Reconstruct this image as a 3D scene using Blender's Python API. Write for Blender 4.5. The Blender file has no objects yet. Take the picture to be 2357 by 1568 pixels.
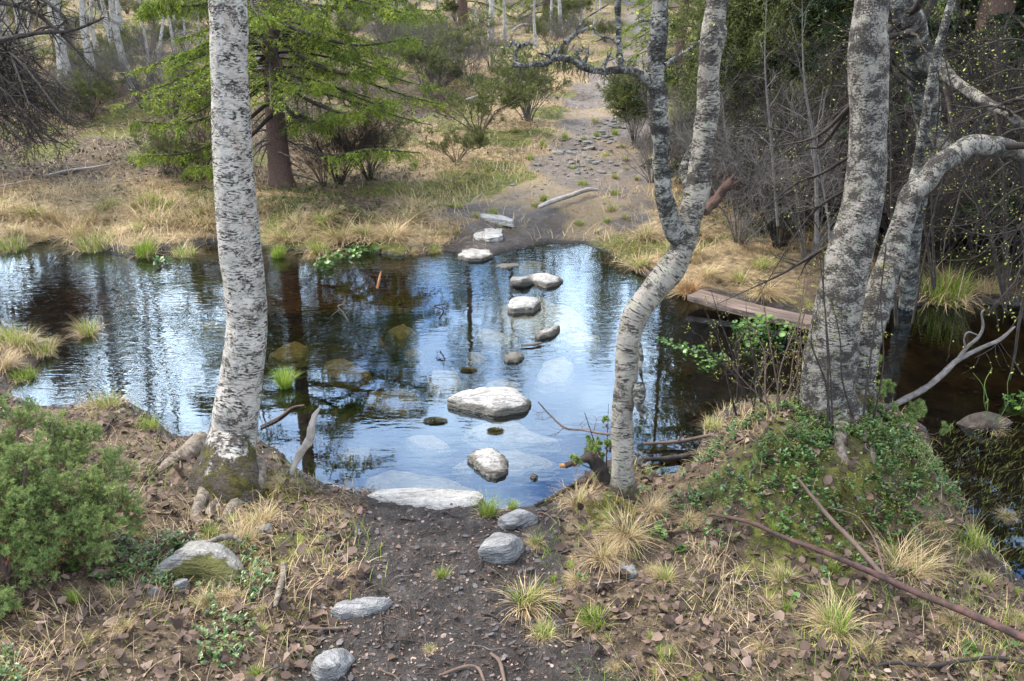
import bpy, math, numpy as np
C = bpy.context.scene
COL = C.collection
R0 = math.radians
# ------------------------------------------------------------------ camera
FPX, CX, CY, PITCH, CZ = 1960.0, 1178.0, 784.0, R0(20.0), 1.75
cam_d = bpy.data.cameras.new("camera"); cam = bpy.data.objects.new("camera", cam_d); COL.objects.link(cam)
cam_d.sensor_width = 36.0; cam_d.lens = FPX/2356*36; cam_d.clip_start = .05; cam_d.clip_end = 2000
cam.location = (0, 0, CZ); cam.rotation_euler = (R0(90)-PITCH, 0, 0); C.camera = cam
# ------------------------------------------------------------------ light
SUN_EL, SUN_AZ = R0(52), R0(-70)          # azimuth measured from +Y towards +X
w = bpy.data.worlds.new("World"); C.world = w; w.use_nodes = True
nt = w.node_tree; nt.nodes.clear()
def wn(t, **k):
    n = nt.nodes.new(t)
    for a, b in k.items(): setattr(n, a, b)
    return n
sky = wn('ShaderNodeTexSky', sky_type='NISHITA', sun_disc=False, sun_elevation=SUN_EL, sun_rotation=SUN_AZ)
sky.air_density = 1.6; sky.ozone_density = 2.0
tc = wn('ShaderNodeTexCoord'); mp = wn('ShaderNodeMapping'); mp.inputs['Scale'].default_value = (1, 1, 2.2)
mp.inputs['Location'].default_value = (.35, .1, .3)
no = wn('ShaderNodeTexNoise'); no.inputs['Scale'].default_value = 2.3; no.inputs['Detail'].default_value = 7; no.inputs['Roughness'].default_value = .55
cr = wn('ShaderNodeValToRGB'); cr.color_ramp.elements[0].position = .4; cr.color_ramp.elements[1].position = .72
mx = wn('ShaderNodeMix', data_type='RGBA'); mx.inputs['B'].default_value = (29, 30, 31, 1)
bg = wn('ShaderNodeBackground'); bg.inputs['Strength'].default_value = .115; out = wn('ShaderNodeOutputWorld')
L = nt.links.new
L(tc.outputs['Generated'], mp.inputs[0]); L(mp.outputs[0], no.inputs['Vector']); 
acc = no.outputs[0]
for (az_, el_, k_, w_) in ((10.5, 14.5, .14, .97), (-26, 21, .1, .955), (-24, 12, .05, .97), (1, 25, -.07, .9), (22, 24, -.08, .93)):     # cloud banks and clear gaps in the sky
    dt = wn('ShaderNodeVectorMath', operation='DOT_PRODUCT'); L(tc.outputs['Generated'], dt.inputs[0]); a_, e_ = R0(az_), R0(el_)
    dt.inputs[1].default_value = (math.sin(a_)*math.cos(e_), math.cos(a_)*math.cos(e_), math.sin(e_))
    mr = wn('ShaderNodeMapRange'); mr.interpolation_type = 'SMOOTHSTEP'; mr.inputs['From Min'].default_value = w_; mr.inputs['From Max'].default_value = 1; mr.inputs['To Max'].default_value = k_; L(dt.outputs['Value'], mr.inputs['Value'])
    ad = wn('ShaderNodeMath', operation='ADD'); L(acc, ad.inputs[0]); L(mr.outputs[0], ad.inputs[1]); acc = ad.outputs[0]
L(acc, cr.inputs[0])
L(cr.outputs[0], mx.inputs['Factor']); tint = wn('ShaderNodeMix', data_type='RGBA', blend_type='MULTIPLY'); tint.inputs['Factor'].default_value = 1; tint.inputs['B'].default_value = (.98, 1.22, 1.6, 1); L(sky.outputs[0], tint.inputs['A']); L(tint.outputs['Result'], mx.inputs['A']); L(mx.outputs['Result'], bg.inputs[0]); L(bg.outputs[0], out.inputs[0])
sd_ = bpy.data.lights.new("sun", 'SUN'); sd_.energy = 4.2; sd_.angle = R0(12); sd_.color = (1, .88, .72)
sun = bpy.data.objects.new("sun", sd_); COL.objects.link(sun)
from mathutils import Vector
sv = Vector((math.sin(SUN_AZ)*math.cos(SUN_EL), math.cos(SUN_AZ)*math.cos(SUN_EL), math.sin(SUN_EL)))
sun.rotation_euler = sv.to_track_quat('Z', 'Y').to_euler()
C.view_settings.view_transform = 'Standard'; C.view_settings.look = 'None'; C.view_settings.exposure = 1.15; C.view_settings.gamma = 1
try:
    C.cycles.max_bounces = 6; C.cycles.diffuse_bounces = 2; C.cycles.glossy_bounces = 2; C.cycles.transmission_bounces = 3; C.cycles.transparent_max_bounces = 6
    C.cycles.use_denoising = True
except Exception: pass
# ------------------------------------------------------------------ maths helpers
FW = np.array([0, math.cos(PITCH), -math.sin(PITCH)]); UP = np.array([0, math.sin(PITCH), math.cos(PITCH)]); RT = np.array([1., 0, 0])
CAM = np.array([0, 0, CZ])
def ray(px, py):
    d = FW + RT*(px-CX)/FPX + UP*(CY-py)/FPX
    return d/d[1]                                   # unit step in y
def PD(px, py, d): return CAM + ray(px, py)*d       # point of the ray at distance y=d
def PZ(px, py, z):
    r = ray(px, py); return CAM + r*((z-CZ)/r[2])
def WR(p, wpx): return wpx*float(np.dot(np.asarray(p)-CAM, FW))/FPX/2   # pixel width -> radius
def sstep(a, b, x):
    t = np.clip((x-a)/(b-a), 0, 1); return t*t*(3-2*t)
def _h(i, j, k, s):
    n = (i*374761393 + j*668265263 + k*2147483647 + s*974634777) & 0xffffffff
    n = ((n ^ (n >> 13))*1274126177) & 0xffffffff
    n = ((n ^ (n >> 16))*2246822519) & 0xffffffff
    return (n & 0xffffff)/float(0xffffff)
def vn(x, y, z=None, s=0):
    x = np.asarray(x, float); y = np.asarray(y, float); z = np.zeros_like(x) if z is None else np.asarray(z, float)
    i, j, k = np.floor(x).astype(np.int64), np.floor(y).astype(np.int64), np.floor(z).astype(np.int64)
    u, v, w_ = x-i, y-j, z-k
    u, v, w_ = u*u*(3-2*u), v*v*(3-2*v), w_*w_*(3-2*w_)
    r = 0
    for a in (0, 1):
        for b in (0, 1):
            for c in (0, 1):
                r = r + _h(i+a, j+b, k+c, s)*(u if a else 1-u)*(v if b else 1-v)*(w_ if c else 1-w_)
    return r*2-1
def fbm(x, y, z=None, s=0, o=4, g=.5):
    r, a = 0, 1.
    for q in range(o):
        r = r + a*vn(np.asarray(x)*2**q, np.asarray(y)*2**q, None if z is None else np.asarray(z)*2**q, s+q); a *= g
    return r
def norm(v): return v/np.maximum(np.linalg.norm(v, axis=-1, keepdims=True), 1e-9)
# ------------------------------------------------------------------ the lie of the land
WATER_PX = [(-1500,640),(-700,610),(-300,592),(0,578),(60,566),(110,552),(165,546),(215,575),(300,590),(420,578),(480,560),(560,556),(640,572),(740,580),(820,574),(920,590),(990,574),
 (1050,580),(1120,592),(1180,574),(1260,560),(1340,558),(1400,582),(1440,612),(1490,640),(1560,676),(1640,684),(1760,712),(1880,740),(2000,716),(2100,704),(2240,700),(2356,704),(2600,720),(3600,760),
 (5200,1500),(3000,1560),(2600,1440),(2356,1345),(2270,1265),(2190,1160),(2150,1060),(2130,985),(2040,935),(1900,905),(1760,915),(1680,935),(1620,975),(1608,1060),(1570,1108),(1510,1100),(1480,1062),(1420,1050),(1360,1085),
 (1310,1122),(1235,1168),(1150,1178),(1060,1150),(960,1150),(850,1138),(760,1132),(690,1100),(640,1040),(585,1010),(500,1000),(430,1012),(390,1000),(350,960),(300,930),(230,925),(170,940),(90,938),(30,915),(20,880),(70,850),(125,803),(85,775),(0,752),(-300,722),(-1500,760)]
WP = np.array([PZ(px, py, 0)[:2] for px, py in WATER_PX])
def sdf(x, y):
    """distance to the shoreline, positive on land"""
    x = np.asarray(x, float).ravel(); y = np.asarray(y, float).ravel()
    d = np.full(x.shape, 1e9); ins = np.zeros(x.shape, bool); n = len(WP)
    for a in range(n):
        ax, ay = WP[a]; bx, by = WP[(a+1) % n]
        ex, ey = bx-ax, by-ay; l2 = ex*ex+ey*ey
        t = np.clip(((x-ax)*ex+(y-ay)*ey)/l2, 0, 1)
        d = np.minimum(d, (x-ax-t*ex)**2+(y-ay-t*ey)**2)
        c = ((ay > y) != (by > y)) & (x < (bx-ax)*(y-ay)/(by-ay+1e-12)+ax)
        ins ^= c
    d = np.sqrt(d); return np.where(ins, -d, d)
def chain(x, y, pts):
    """signed distance (in half widths) to a polyline of (x,y,halfwidth)"""
    b = np.full(np.shape(x), 1e9)
    for (ax, ay, ra), (bx, by, rb) in zip(pts[:-1], pts[1:]):
        ex, ey = bx-ax, by-ay; t = np.clip(((x-ax)*ex+(y-ay)*ey)/(ex*ex+ey*ey), 0, 1)
        b = np.minimum(b, np.hypot(x-ax-t*ex, y-ay-t*ey)/(ra+(rb-ra)*t))
    return b
NEAR_PATH = [(-.17,3.05,.38),(-.2,2.6,.34),(-.17,2.2,.36),(-.12,1.7,.5),(-.05,.8,.6),(0,-6,.7)]
FAR_PATH = [(-.1,7.0,.6),(.25,7.7,.95),(.75,8.8,.8),(1.1,10.6,.62),(1.45,12.6,.75),(1.75,15.0,.7),(2.4,18,.5),(3.6,23,.5),(5,40,.6)]
MOUND = PZ(1905, 1020, .3)[:2]
def land(x, y, micro=True):
    x = np.asarray(x, float); y = np.asarray(y, float); shp = x.shape; x = x.ravel(); y = y.ravel()
    sd = sdf(x, y)
    yy = np.maximum(y-7.4, 0)
    slope = .1*yy*yy/(yy+1.0) + .05*np.maximum(y-30, 0)
    side = .35*sstep(6, 16, np.abs(x))*sstep(5, 9, y)
    bank = np.clip(sd, 0, None)
    L_ = .012+.085*(1-np.exp(-bank/.22)) + .08*sstep(.1, .8, bank)*sstep(5, 7, y)
    L_ = L_ + slope+side
    L_ = L_ + .31*np.exp(-(np.abs((x-MOUND[0])/.44)**3+np.abs((y-MOUND[1])/.34)**3))*sstep(0, .12, bank)
    L_ = L_ + .05*np.exp(-(((x+.98)/.22)**2+((y-3.0)/.2)**2)) + .08*np.exp(-(((x-.36)/.1)**2+((y-2.62)/.22)**2))
    L_ = L_ + .12*sstep(-.9, -1.7, x)*sstep(3.2, 2.2, y)
    pm = np.minimum(chain(x, y, NEAR_PATH), chain(x, y, FAR_PATH))
    off = sstep(.8, 1.4, pm)
    L_ = L_ - .03*(1-off)*sstep(0, .3, bank)
    if micro:
        rl = 1-np.exp(-bank/.12)
        L_ = L_ + rl*(off*(.075*fbm(x*.9, y*.9, s=3, o=2)*sstep(4, 8, y) + .022*fbm(x*4, y*4, s=5, o=3)) + .008*fbm(x*14, y*14, s=9, o=3) + (1-off)*sstep(5, 4, y)*(.012*np.abs(fbm(x*9, y*9, s=12, o=2))+.007*fbm(x*32, y*32, s=10, o=2)) + .03*np.exp(-(np.abs((x-MOUND[0])/.44)**3+np.abs((y-MOUND[1])/.34)**3))*fbm(x*10, y*10, s=15, o=3))
    dp = np.clip(-sd, 0, None)
    B = -.26*(1-np.exp(-dp/.45)) - .004 + .02*(1-np.exp(-dp/.1))*fbm(x*3, y*3, s=14, o=3)
    return np.where(sd > 0, np.maximum(L_, .006), np.minimum(B, -.002)).reshape(shp)
def H(x, y): return float(land(np.array([x]), np.array([y]))[0])
_ts = np.geomspace(1.3, 90, 900)
def G(px, py):
    """the ground (or water) point seen at that place"""
    r = ray(px, py); P = CAM+r*_ts[:, None]
    h = np.maximum(land(P[:, 0], P[:, 1]), 0)
    k = np.argmax(P[:, 2] < h)
    if k == 0: return P[-1]
    a = (P[k-1, 2]-h[k-1])/((P[k-1, 2]-h[k-1])-(P[k, 2]-h[k])+1e-12)
    p = P[k-1]+(P[k]-P[k-1])*a; p[2] = max(H(p[0], p[1]), 0); return p
# ------------------------------------------------------------------ mesh buffers
class Buf:
    def __init__(s): s.v = []; s.q = []; s.t = []; s.qm = []; s.tm = []; s.r = []; s.b = []; s.n = 0
    def add(s, v, f, m=0, rnd=None, bc=None):
        v = np.asarray(v, float).reshape(-1, 3); f = np.asarray(f, np.int64)
        s.v.append(v); s.r.append(np.zeros(len(v)) if rnd is None else np.broadcast_to(np.asarray(rnd, float), (len(v),)))
        s.b.append(v if bc is None else np.asarray(bc, float).reshape(-1, 3))
        if f.shape[1] == 4: s.q.append(f+s.n); s.qm.append(np.full(len(f), m))
        else: s.t.append(f+s.n); s.tm.append(np.full(len(f), m))
        s.n += len(v)
    def mesh(s, name, mats, smooth=True):
        me = bpy.data.meshes.new(name)
        V = np.concatenate(s.v); q = np.concatenate(s.q) if s.q else np.zeros((0, 4), np.int64); t = np.concatenate(s.t) if s.t else np.zeros((0, 3), np.int64)
        me.vertices.add(len(V)); me.vertices.foreach_set("co", V.ravel().astype(np.float32))
        idx = np.concatenate([q.ravel(), t.ravel()]); me.loops.add(len(idx)); me.loops.foreach_set("vertex_index", idx.astype(np.int32))
        st = np.concatenate([np.arange(len(q))*4, len(q)*4+np.arange(len(t))*3])
        me.polygons.add(len(st)); me.polygons.foreach_set("loop_start", st.astype(np.int32))
        mi = np.concatenate([np.concatenate(s.qm) if s.qm else np.zeros(0), np.concatenate(s.tm) if s.tm else np.zeros(0)])
        me.polygons.foreach_set("material_index", mi.astype(np.int32))
        me.polygons.foreach_set("use_smooth", np.full(len(st), smooth))
        a = me.attributes.new("rnd", 'FLOAT', 'POINT'); a.data.foreach_set("value", np.concatenate(s.r).astype(np.float32))
        a = me.attributes.new("bc", 'FLOAT_VECTOR', 'POINT'); a.data.foreach_set("vector", np.concatenate(s.b).ravel().astype(np.float32))
        for m in (mats if isinstance(mats, (list, tuple)) else [mats]): me.materials.append(m)
        me.update(calc_edges=True); return me
    def obj(s, name, mats, parent=None, loc=None, smooth=True):
        """links the buffer as one object; vertices are in world space and get moved to be relative to loc / the parent"""
        o_ = np.array(loc if loc is not None else ((parent.location) if parent else (0, 0, 0)), float)
        s.v = [v-o_ for v in s.v]
        o = bpy.data.objects.new(name, s.mesh(name, mats, smooth)); COL.objects.link(o)
        if parent: o.parent = parent
        else: o.location = o_
        return o
def tag(o, label=None, cat=None, group=None, kind=None):
    if label: o['label'] = label
    if cat: o['category'] = cat
    if group: o['group'] = group
    if kind: o['kind'] = kind
    return o
def thing(name, label, cat, loc, group=None):
    o = bpy.data.objects.new(name, None); COL.objects.link(o); o.location = loc; o.empty_display_size = .1
    return tag(o, label, cat, group)
def dup(root, loc, rz=0, sc=1, label=None, group=None):
    r = root.copy(); COL.objects.link(r); r.location = loc; r.rotation_euler = (0, 0, rz); r.scale = (sc, sc, sc) if np.isscalar(sc) else sc
    if label: r['label'] = label
    if group: r['group'] = group
    for c in root.children:
        k = c.copy(); COL.objects.link(k); k.parent = r
        for g in c.children:
            d = g.copy(); COL.objects.link(d); d.parent = k
    return r
# ------------------------------------------------------------------ growing things
def spline(pts, K):
    """Catmull-Rom through rows of pts (any number of columns)"""
    P = np.asarray(pts, float); n = len(P)
    if n == 2: t = np.linspace(0, 1, K)[:, None]; return P[0]*(1-t)+P[1]*t
    Q = np.vstack([2*P[0]-P[1], P, 2*P[-1]-P[-2]]); u = np.linspace(0, n-1-1e-6, K); i = u.astype(int); f = (u-i)[:, None]
    a, b, c, d = Q[i], Q[i+1], Q[i+2], Q[i+3]
    return .5*(2*b+(c-a)*f+(2*a-5*b+4*c-d)*f**2+(3*b-a-3*c+d)*f**3)
def frames(P):
    T = np.empty_like(P); T[:, 1:-1] = P[:, 2:]-P[:, :-2]; T[:, 0] = P[:, 1]-P[:, 0]; T[:, -1] = P[:, -1]-P[:, -2]; T = norm(T)
    md = norm(P[:, -1]-P[:, 0]); ax = np.zeros_like(md); ax[np.arange(len(md)), np.argmin(np.abs(md), axis=1)] = 1
    A = norm(np.cross(T, ax[:, None, :])); B = np.cross(T, A); return T, A, B
def tubes(buf, P, R, S=5, m=0, rnd=None, rough=0, flare=None, seed=0, cap=False):
    P = np.asarray(P, float); R = np.asarray(R, float)
    if P.ndim == 2: P = P[None]; R = R[None]
    N, K = P.shape[:2]; T, A, B = frames(P); a = np.arange(S)*2*math.pi/S
    s = np.concatenate([np.zeros((N, 1)), np.cumsum(np.linalg.norm(np.diff(P, axis=1), axis=2), axis=1)], axis=1)
    rr = R[:, :, None]*np.ones(S)
    ca, sa = np.cos(a), np.sin(a)
    r0 = R.max(axis=1)[:, None, None]
    bc = np.stack([r0*ca*np.ones_like(rr), r0*sa*np.ones_like(rr), s[:, :, None]*np.ones(S)], -1)
    if rough:
        sc = 1/np.maximum(r0[..., None], .004)
        rr = rr*(1+rough*fbm(bc[..., 0]*.9*sc[..., 0]+seed, bc[..., 1]*.9*sc[..., 0], bc[..., 2]*.7*sc[..., 0], s=seed, o=3))
    if flare is not None: rr = rr*flare(a[None, None, :], s[:, :, None])
    V = P[:, :, None, :] + rr[..., None]*(A[:, :, None, :]*ca[:, None]+B[:, :, None, :]*sa[:, None])
    i = (np.arange(N)[:, None, None]*K + np.arange(K-1)[None, :, None])*S; j = np.arange(S)[None, None, :]; j2 = (j+1) % S
    F = np.stack([i+j, i+j2, i+S+j2, i+S+j], -1).reshape(-1, 4)
    if rnd is None: rnd = np.random.default_rng(seed+5).random(N)
    buf.add(V, F, m, np.repeat(np.broadcast_to(rnd, (N,)), K*S), bc)
    if cap:
        for e, k in ((0, 0), (1, K-1)):
            ring = V[:, k]; c = P[:, k]
            for q in range(N):
                vv = np.vstack([ring[q], c[q][None]]); ff = np.array([[g, (g+1) % S, S] if e else [(g+1) % S, g, S] for g in range(S)])
                buf.add(vv, ff, m+(1 if cap == 2 else 0), .5, vv)
def grow(P, R, n, L_, ang=50, t0=.2, t1=.98, K=6, wob=.15, trop=(0, 0, 0), rs=.55, tip=.25, lt=.5, flat=0, seed=0, rmin=.0006, jit=15):
    g = np.random.default_rng(seed); P = np.asarray(P, float); R = np.asarray(R, float)
    if P.ndim == 2: P = P[None]; R = R[None]
    N, Kp = P.shape[:2]; t = g.uniform(t0, t1, (N, n)); x = t*(Kp-1); i = np.minimum(x.astype(int), Kp-2); f = (x-i)[..., None]
    r_ = np.arange(N)[:, None]; p = P[r_, i]*(1-f)+P[r_, i+1]*f; T = norm(P[r_, i+1]-P[r_, i]); rad = R[r_, i]*(1-f[..., 0])+R[r_, i+1]*f[..., 0]
    rv = g.normal(size=p.shape)
    if flat:
        sg = np.sign(g.normal(size=(N, n)))[..., None]; side = np.cross(T, [0, 0, 1.])*sg
        rv = side*flat+rv*(1-flat)*.6
    pr = norm(rv-np.sum(rv*T, -1, keepdims=True)*T)
    an = np.radians(ang+g.normal(size=(N, n))*jit)[..., None]; d = norm(np.cos(an)*T+np.sin(an)*pr)
    ln = (L_*(1-lt*t)*g.uniform(.55, 1.2, (N, n)))
    p = p.reshape(-1, 3); d = d.reshape(-1, 3); ln = ln.ravel(); out = [p]; tr = np.array(trop, float)
    for k in range(K-1):
        out.append(out[-1]+d*(ln/(K-1))[:, None]); d = norm(d+g.normal(size=d.shape)*wob+tr/(K-1))
    Q = np.stack(out, 1); r1 = np.maximum(rad.ravel()*rs, rmin); RR = r1[:, None]*np.linspace(1, tip, K)[None]
    return Q, np.maximum(RR, rmin*.6)
def sample(P, n, g, t0=0, t1=1):
    N, Kp = P.shape[:2]; t = g.uniform(t0, t1, (N, n)); x = t*(Kp-1); i = np.minimum(x.astype(int), Kp-2); f = (x-i)[..., None]
    r_ = np.arange(N)[:, None]; p = P[r_, i]*(1-f)+P[r_, i+1]*f; T = norm(P[r_, i+1]-P[r_, i]); return p.reshape(-1, 3), T.reshape(-1, 3), t.ravel()
def needles(buf, P, n, ln, wd, ang=50, m=0, seed=0, down=0, rb=None):
    g = np.random.default_rng(seed); p, T, t = sample(P, n, g); rv = g.normal(size=p.shape); pr = norm(rv-np.sum(rv*T, -1, keepdims=True)*T)
    a = np.radians(ang+g.normal(size=len(p))*14)[:, None]; d = norm(np.cos(a)*T+np.sin(a)*pr+np.array([0, 0, -down])); sd = norm(np.cross(d, g.normal(size=p.shape)))
    l = (ln*g.uniform(.6, 1.25, len(p)))[:, None]; w_ = wd/2
    V = np.stack([p-sd*w_, p+sd*w_, p+d*l*.6+sd*w_*.8, p+d*l], 1).reshape(-1, 3)
    i = np.arange(len(p))[:, None]*4; base = g.random(len(P)) if rb is None else rb
    r = np.clip(np.repeat(base, n)*.7+g.random(len(p))*.3, 0, 1)
    buf.add(V, i+np.array([[0, 1, 2, 3]]), m, np.repeat(r, 4), V)
def leafs(buf, p, d, nrm, l, w_, fold=.25, m=0, rnd=None, curl=.15):
    """six point folded leaves"""
    p = np.asarray(p); N = len(p); d = norm(d-np.sum(d*nrm, -1, keepdims=True)*nrm); s = np.cross(d, nrm); l = np.broadcast_to(l, (N,))[:, None]; w_ = np.broadcast_to(w_, (N,))[:, None]
    fo = np.broadcast_to(fold, (N,))[:, None]; cu = np.broadcast_to(curl, (N,))[:, None]
    up = nrm
    V = np.stack([p, p+d*l*.28+s*w_*.46+up*w_*fo, p+d*l*.68+s*w_*.42+up*(w_*fo+l*cu*.4), p+d*l+up*l*cu, p+d*l*.68-s*w_*.42+up*(w_*fo+l*cu*.4), p+d*l*.28-s*w_*.46+up*w_*fo], 1).reshape(-1, 3)
    i = np.arange(N)[:, None]*6; F = np.concatenate([i+np.array([[0, 1, 2, 3]]), i+np.array([[0, 3, 4, 5]])])
    buf.add(V, F, m, np.repeat(np.zeros(N) if rnd is None else rnd, 6), V)
def blades(buf, p, az, th, kap, l, wd, S=4, m=0, rnd=None, floor=None):
    N = len(p); dh = np.stack([np.cos(az), np.sin(az), np.zeros(N)], 1); sd = np.stack([-np.sin(az), np.cos(az), np.zeros(N)], 1)
    q = np.array(p, float); pts = []
    for k in range(S+1):
        wk = (wd*(1-(k/S)**1.5*.92)/2)[:, None]
        pts += [q-sd*wk, q+sd*wk]
        t = th+kap*(k+.5)/S; q = q+(np.sin(t)[:, None]*dh+np.cos(t)[:, None]*np.array([0, 0, 1.]))*(l/S)[:, None]
        if floor is not None: q[:, 2] = np.maximum(q[:, 2], floor+.003*(k+1)/S+.004)
    V = np.stack(pts, 1).reshape(-1, 3); i = np.arange(N)[:, None]*(2*(S+1))
    F = np.concatenate([i+np.array([[2*k, 2*k+1, 2*k+3, 2*k+2]]) for k in range(S)])
    buf.add(V, F, m, np.repeat(np.zeros(N) if rnd is None else rnd, 2*(S+1)), V)
# ------------------------------------------------------------------ materials
class M:
    def __init__(s, name, rough=.8, spec=.3):
        s.m = bpy.data.materials.new(name); s.m.use_nodes = True; s.t = s.m.node_tree; s.t.nodes.clear()
        s.o = s.n('ShaderNodeOutputMaterial'); s.p = s.n('ShaderNodeBsdfPrincipled'); s.p.inputs['Roughness'].default_value = rough
        s.p.inputs['Specular IOR Level'].default_value = spec; s.l(s.p.outputs[0], s.o.inputs[0])
    def n(s, t, **k):
        x = s.t.nodes.new(t)
        for a, b in k.items(): setattr(x, a, b)
        return x
    def l(s, a, b): s.t.links.new(a, b)
    def co(s, kind='Object', sc=(1, 1, 1)):
        if kind == 'bc': a = s.n('ShaderNodeAttribute', attribute_name='bc').outputs['Vector']
        elif kind == 'world': a = s.n('ShaderNodeNewGeometry').outputs['Position']
        else: a = s.n('ShaderNodeTexCoord').outputs[kind]
        m = s.n('ShaderNodeMapping'); m.inputs['Scale'].default_value = sc; s.l(a, m.inputs[0]); return m.outputs[0]
    def noise(s, v, sc, det=5, ro=.55, dist=0):
        x = s.n('ShaderNodeTexNoise'); x.inputs['Scale'].default_value = sc; x.inputs['Detail'].default_value = det; x.inputs['Roughness'].default_value = ro
        x.inputs['Distortion'].default_value = dist; s.l(v, x.inputs['Vector']); return x.outputs[0]
    def voro(s, v, sc, f='F1', o='Distance'):
        x = s.n('ShaderNodeTexVoronoi', feature=f); x.inputs['Scale'].default_value = sc; s.l(v, x.inputs['Vector']); return x.outputs[o]
    def ramp(s, v, *st):
        x = s.n('ShaderNodeValToRGB'); e = x.color_ramp.elements
        while len(e) < len(st): e.new(.5)
        for q, (p, c) in zip(e, st):
            q.position = p; c = (c, c, c) if np.isscalar(c) else c; q.color = (*c, 1)
        s.l(v, x.inputs[0]); return x.outputs[0]
    def mix(s, f, a, b, bt='MIX'):
        x = s.n('ShaderNodeMix', data_type='RGBA', blend_type=bt)
        for v, k in ((f, 'Factor'), (a, 'A'), (b, 'B')):
            if hasattr(v, 'is_output'): s.l(v, x.inputs[k])
            elif k == 'Factor': x.inputs[k].default_value = v
            else: x.inputs[k].default_value = (*v, 1)
        return x.outputs['Result']
    def math(s, op, a, b=0.):
        x = s.n('ShaderNodeMath', operation=op)
        for q, v in enumerate((a, b)):
            if hasattr(v, 'is_output'): s.l(v, x.inputs[q])
            else: x.inputs[q].default_value = v
        return x.outputs[0]
    def attr(s, name='rnd', o='Fac'): return s.n('ShaderNodeAttribute', attribute_name=name).outputs[o]
    def sep(s, v):
        x = s.n('ShaderNodeSeparateXYZ'); s.l(v, x.inputs[0]); return x.outputs
    def col(s, c): s.l(c, s.p.inputs['Base Color']) if hasattr(c, 'is_output') else setattr(s.p.inputs['Base Color'], 'default_value', (*c, 1)); return s
    def rough(s, c): s.l(c, s.p.inputs['Roughness']); return s
    def bump(s, h, st=.5, d=.01):
        x = s.n('ShaderNodeBump'); x.inputs['Strength'].default_value = st; x.inputs['Distance'].default_value = d; s.l(h, x.inputs['Height']); s.l(x.outputs[0], s.p.inputs['Normal']); return s
    def translucent(s, c, f=.3):
        tr = s.n('ShaderNodeBsdfTranslucent'); s.l(c, tr.inputs[0]); mx_ = s.n('ShaderNodeMixShader'); mx_.inputs[0].default_value = f
        s.l(s.p.outputs[0], mx_.inputs[1]); s.l(tr.outputs[0], mx_.inputs[2]); s.l(mx_.outputs[0], s.o.inputs[0]); return s
def leafmat(name, stops, rough=.6, spec=.3, tr=.25):
    m = M(name, rough, spec); v = m.noise(m.co('world'), 9, 3); r = m.math('ADD', m.math('MULTIPLY', m.attr(), .75), m.math('MULTIPLY', v, .3))
    c = m.ramp(r, *stops); m.col(c)
    if tr: m.translucent(c, tr)
    return m.m
def birch_bark(name, light=(.62, .58, .53), dark=(.035, .03, .028), lent=.5, patch=.5, moss=.25, mosscol=((.035, .03, .008), (.085, .075, .014)), lich=(.3, .31, .24), fade=None):
    m = M(name, .85, .2); v = m.co('bc')
    base = m.ramp(m.noise(v, 14, 6), (.3, tuple(c*.72 for c in light)), (.6, light), (.8, tuple(min(1, c*1.12) for c in light)))
    base = m.mix(m.ramp(m.noise(m.co('bc', (1, 1, 3)), 22, 5), (.5, 0), (.68, .8)), base, lich)
    base = m.mix(m.ramp(m.noise(m.co('bc', (1, 1, .6)), 7, 3), (.56, 0), (.75, .6)), base, tuple(np.array(light)*np.array((.75, .6, .52))))
    lv = m.noise(m.co('bc', (30, 30, 190)), 1, 3, .6); lm = m.ramp(lv, (.57+(.5-lent)*.25, 0), (.61+(.5-lent)*.25, 1))
    lm = m.mix(1., lm, m.ramp(m.noise(m.co('bc', (1, 1, 2.5)), 11, 4), (.4, .1), (.56, 1)), 'MULTIPLY')
    c = m.mix(lm, base, dark)
    pv = m.noise(m.co('bc', (1, 1, 2.4)), 75, 8, .78); pl = m.noise(m.co('bc', (1, 1, 2.2)), 9, 5, .65)
    pp = m.math('ADD', m.math('MULTIPLY', pv, .52), m.math('MULTIPLY', pl, .48))
    if fade: pp = m.math('ADD', pp, m.ramp(m.math('MULTIPLY', m.sep(m.attr('bc', 'Vector'))[2], .4), (fade[0]*.4, 0), (fade[1]*.4, .045)))
    th = .64-patch*.2
    pm = m.ramp(pp, (th, 0), (th+.03, .7), (th+.08, 1)); c = m.mix(pm, c, tuple(np.array(dark)*1.3))
    z = m.sep(m.attr('bc', 'Vector'))[2]
    mz = m.math('SUBTRACT', m.math('MULTIPLY', m.math('SUBTRACT', m.noise(v, 11, 6, .7), .2), moss*2.6), z)
    mm = m.ramp(mz, (.0, 0), (.05, 1))
    mc = m.ramp(m.noise(v, 60, 5), (.35, mosscol[0]), (.65, mosscol[1]))
    mc = m.mix(m.ramp(m.noise(v, 13, 6, .7), (.44, 0), (.52, 1)), mc, m.ramp(pv, (.4, (.02, .015, .012)), (.6, (.12, .1, .08))))
    c = m.mix(mm, c, mc); m.col(c)
    hh = m.math('ADD', m.math('MULTIPLY', pm, .6), m.math('ADD', m.math('MULTIPLY', lm, .3), m.math('ADD', pv, m.math('MULTIPLY', mm, m.noise(v, 180, 3)))))
    m.bump(hh, 1., .009); return m.m
def bark(name, a, b, sc=30, z=1, bump=.6):
    m = M(name, .85, .15); v = m.co('bc', (1, 1, z)); n = m.noise(v, sc, 6, .65); c = m.mix(m.attr(), m.ramp(n, (.35, a), (.65, b)), m.ramp(n, (.35, tuple(np.array(a)*1.5)), (.65, tuple(np.array(b)*.8))))
    m.col(c); m.bump(n, bump, .004); return m.m
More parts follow.
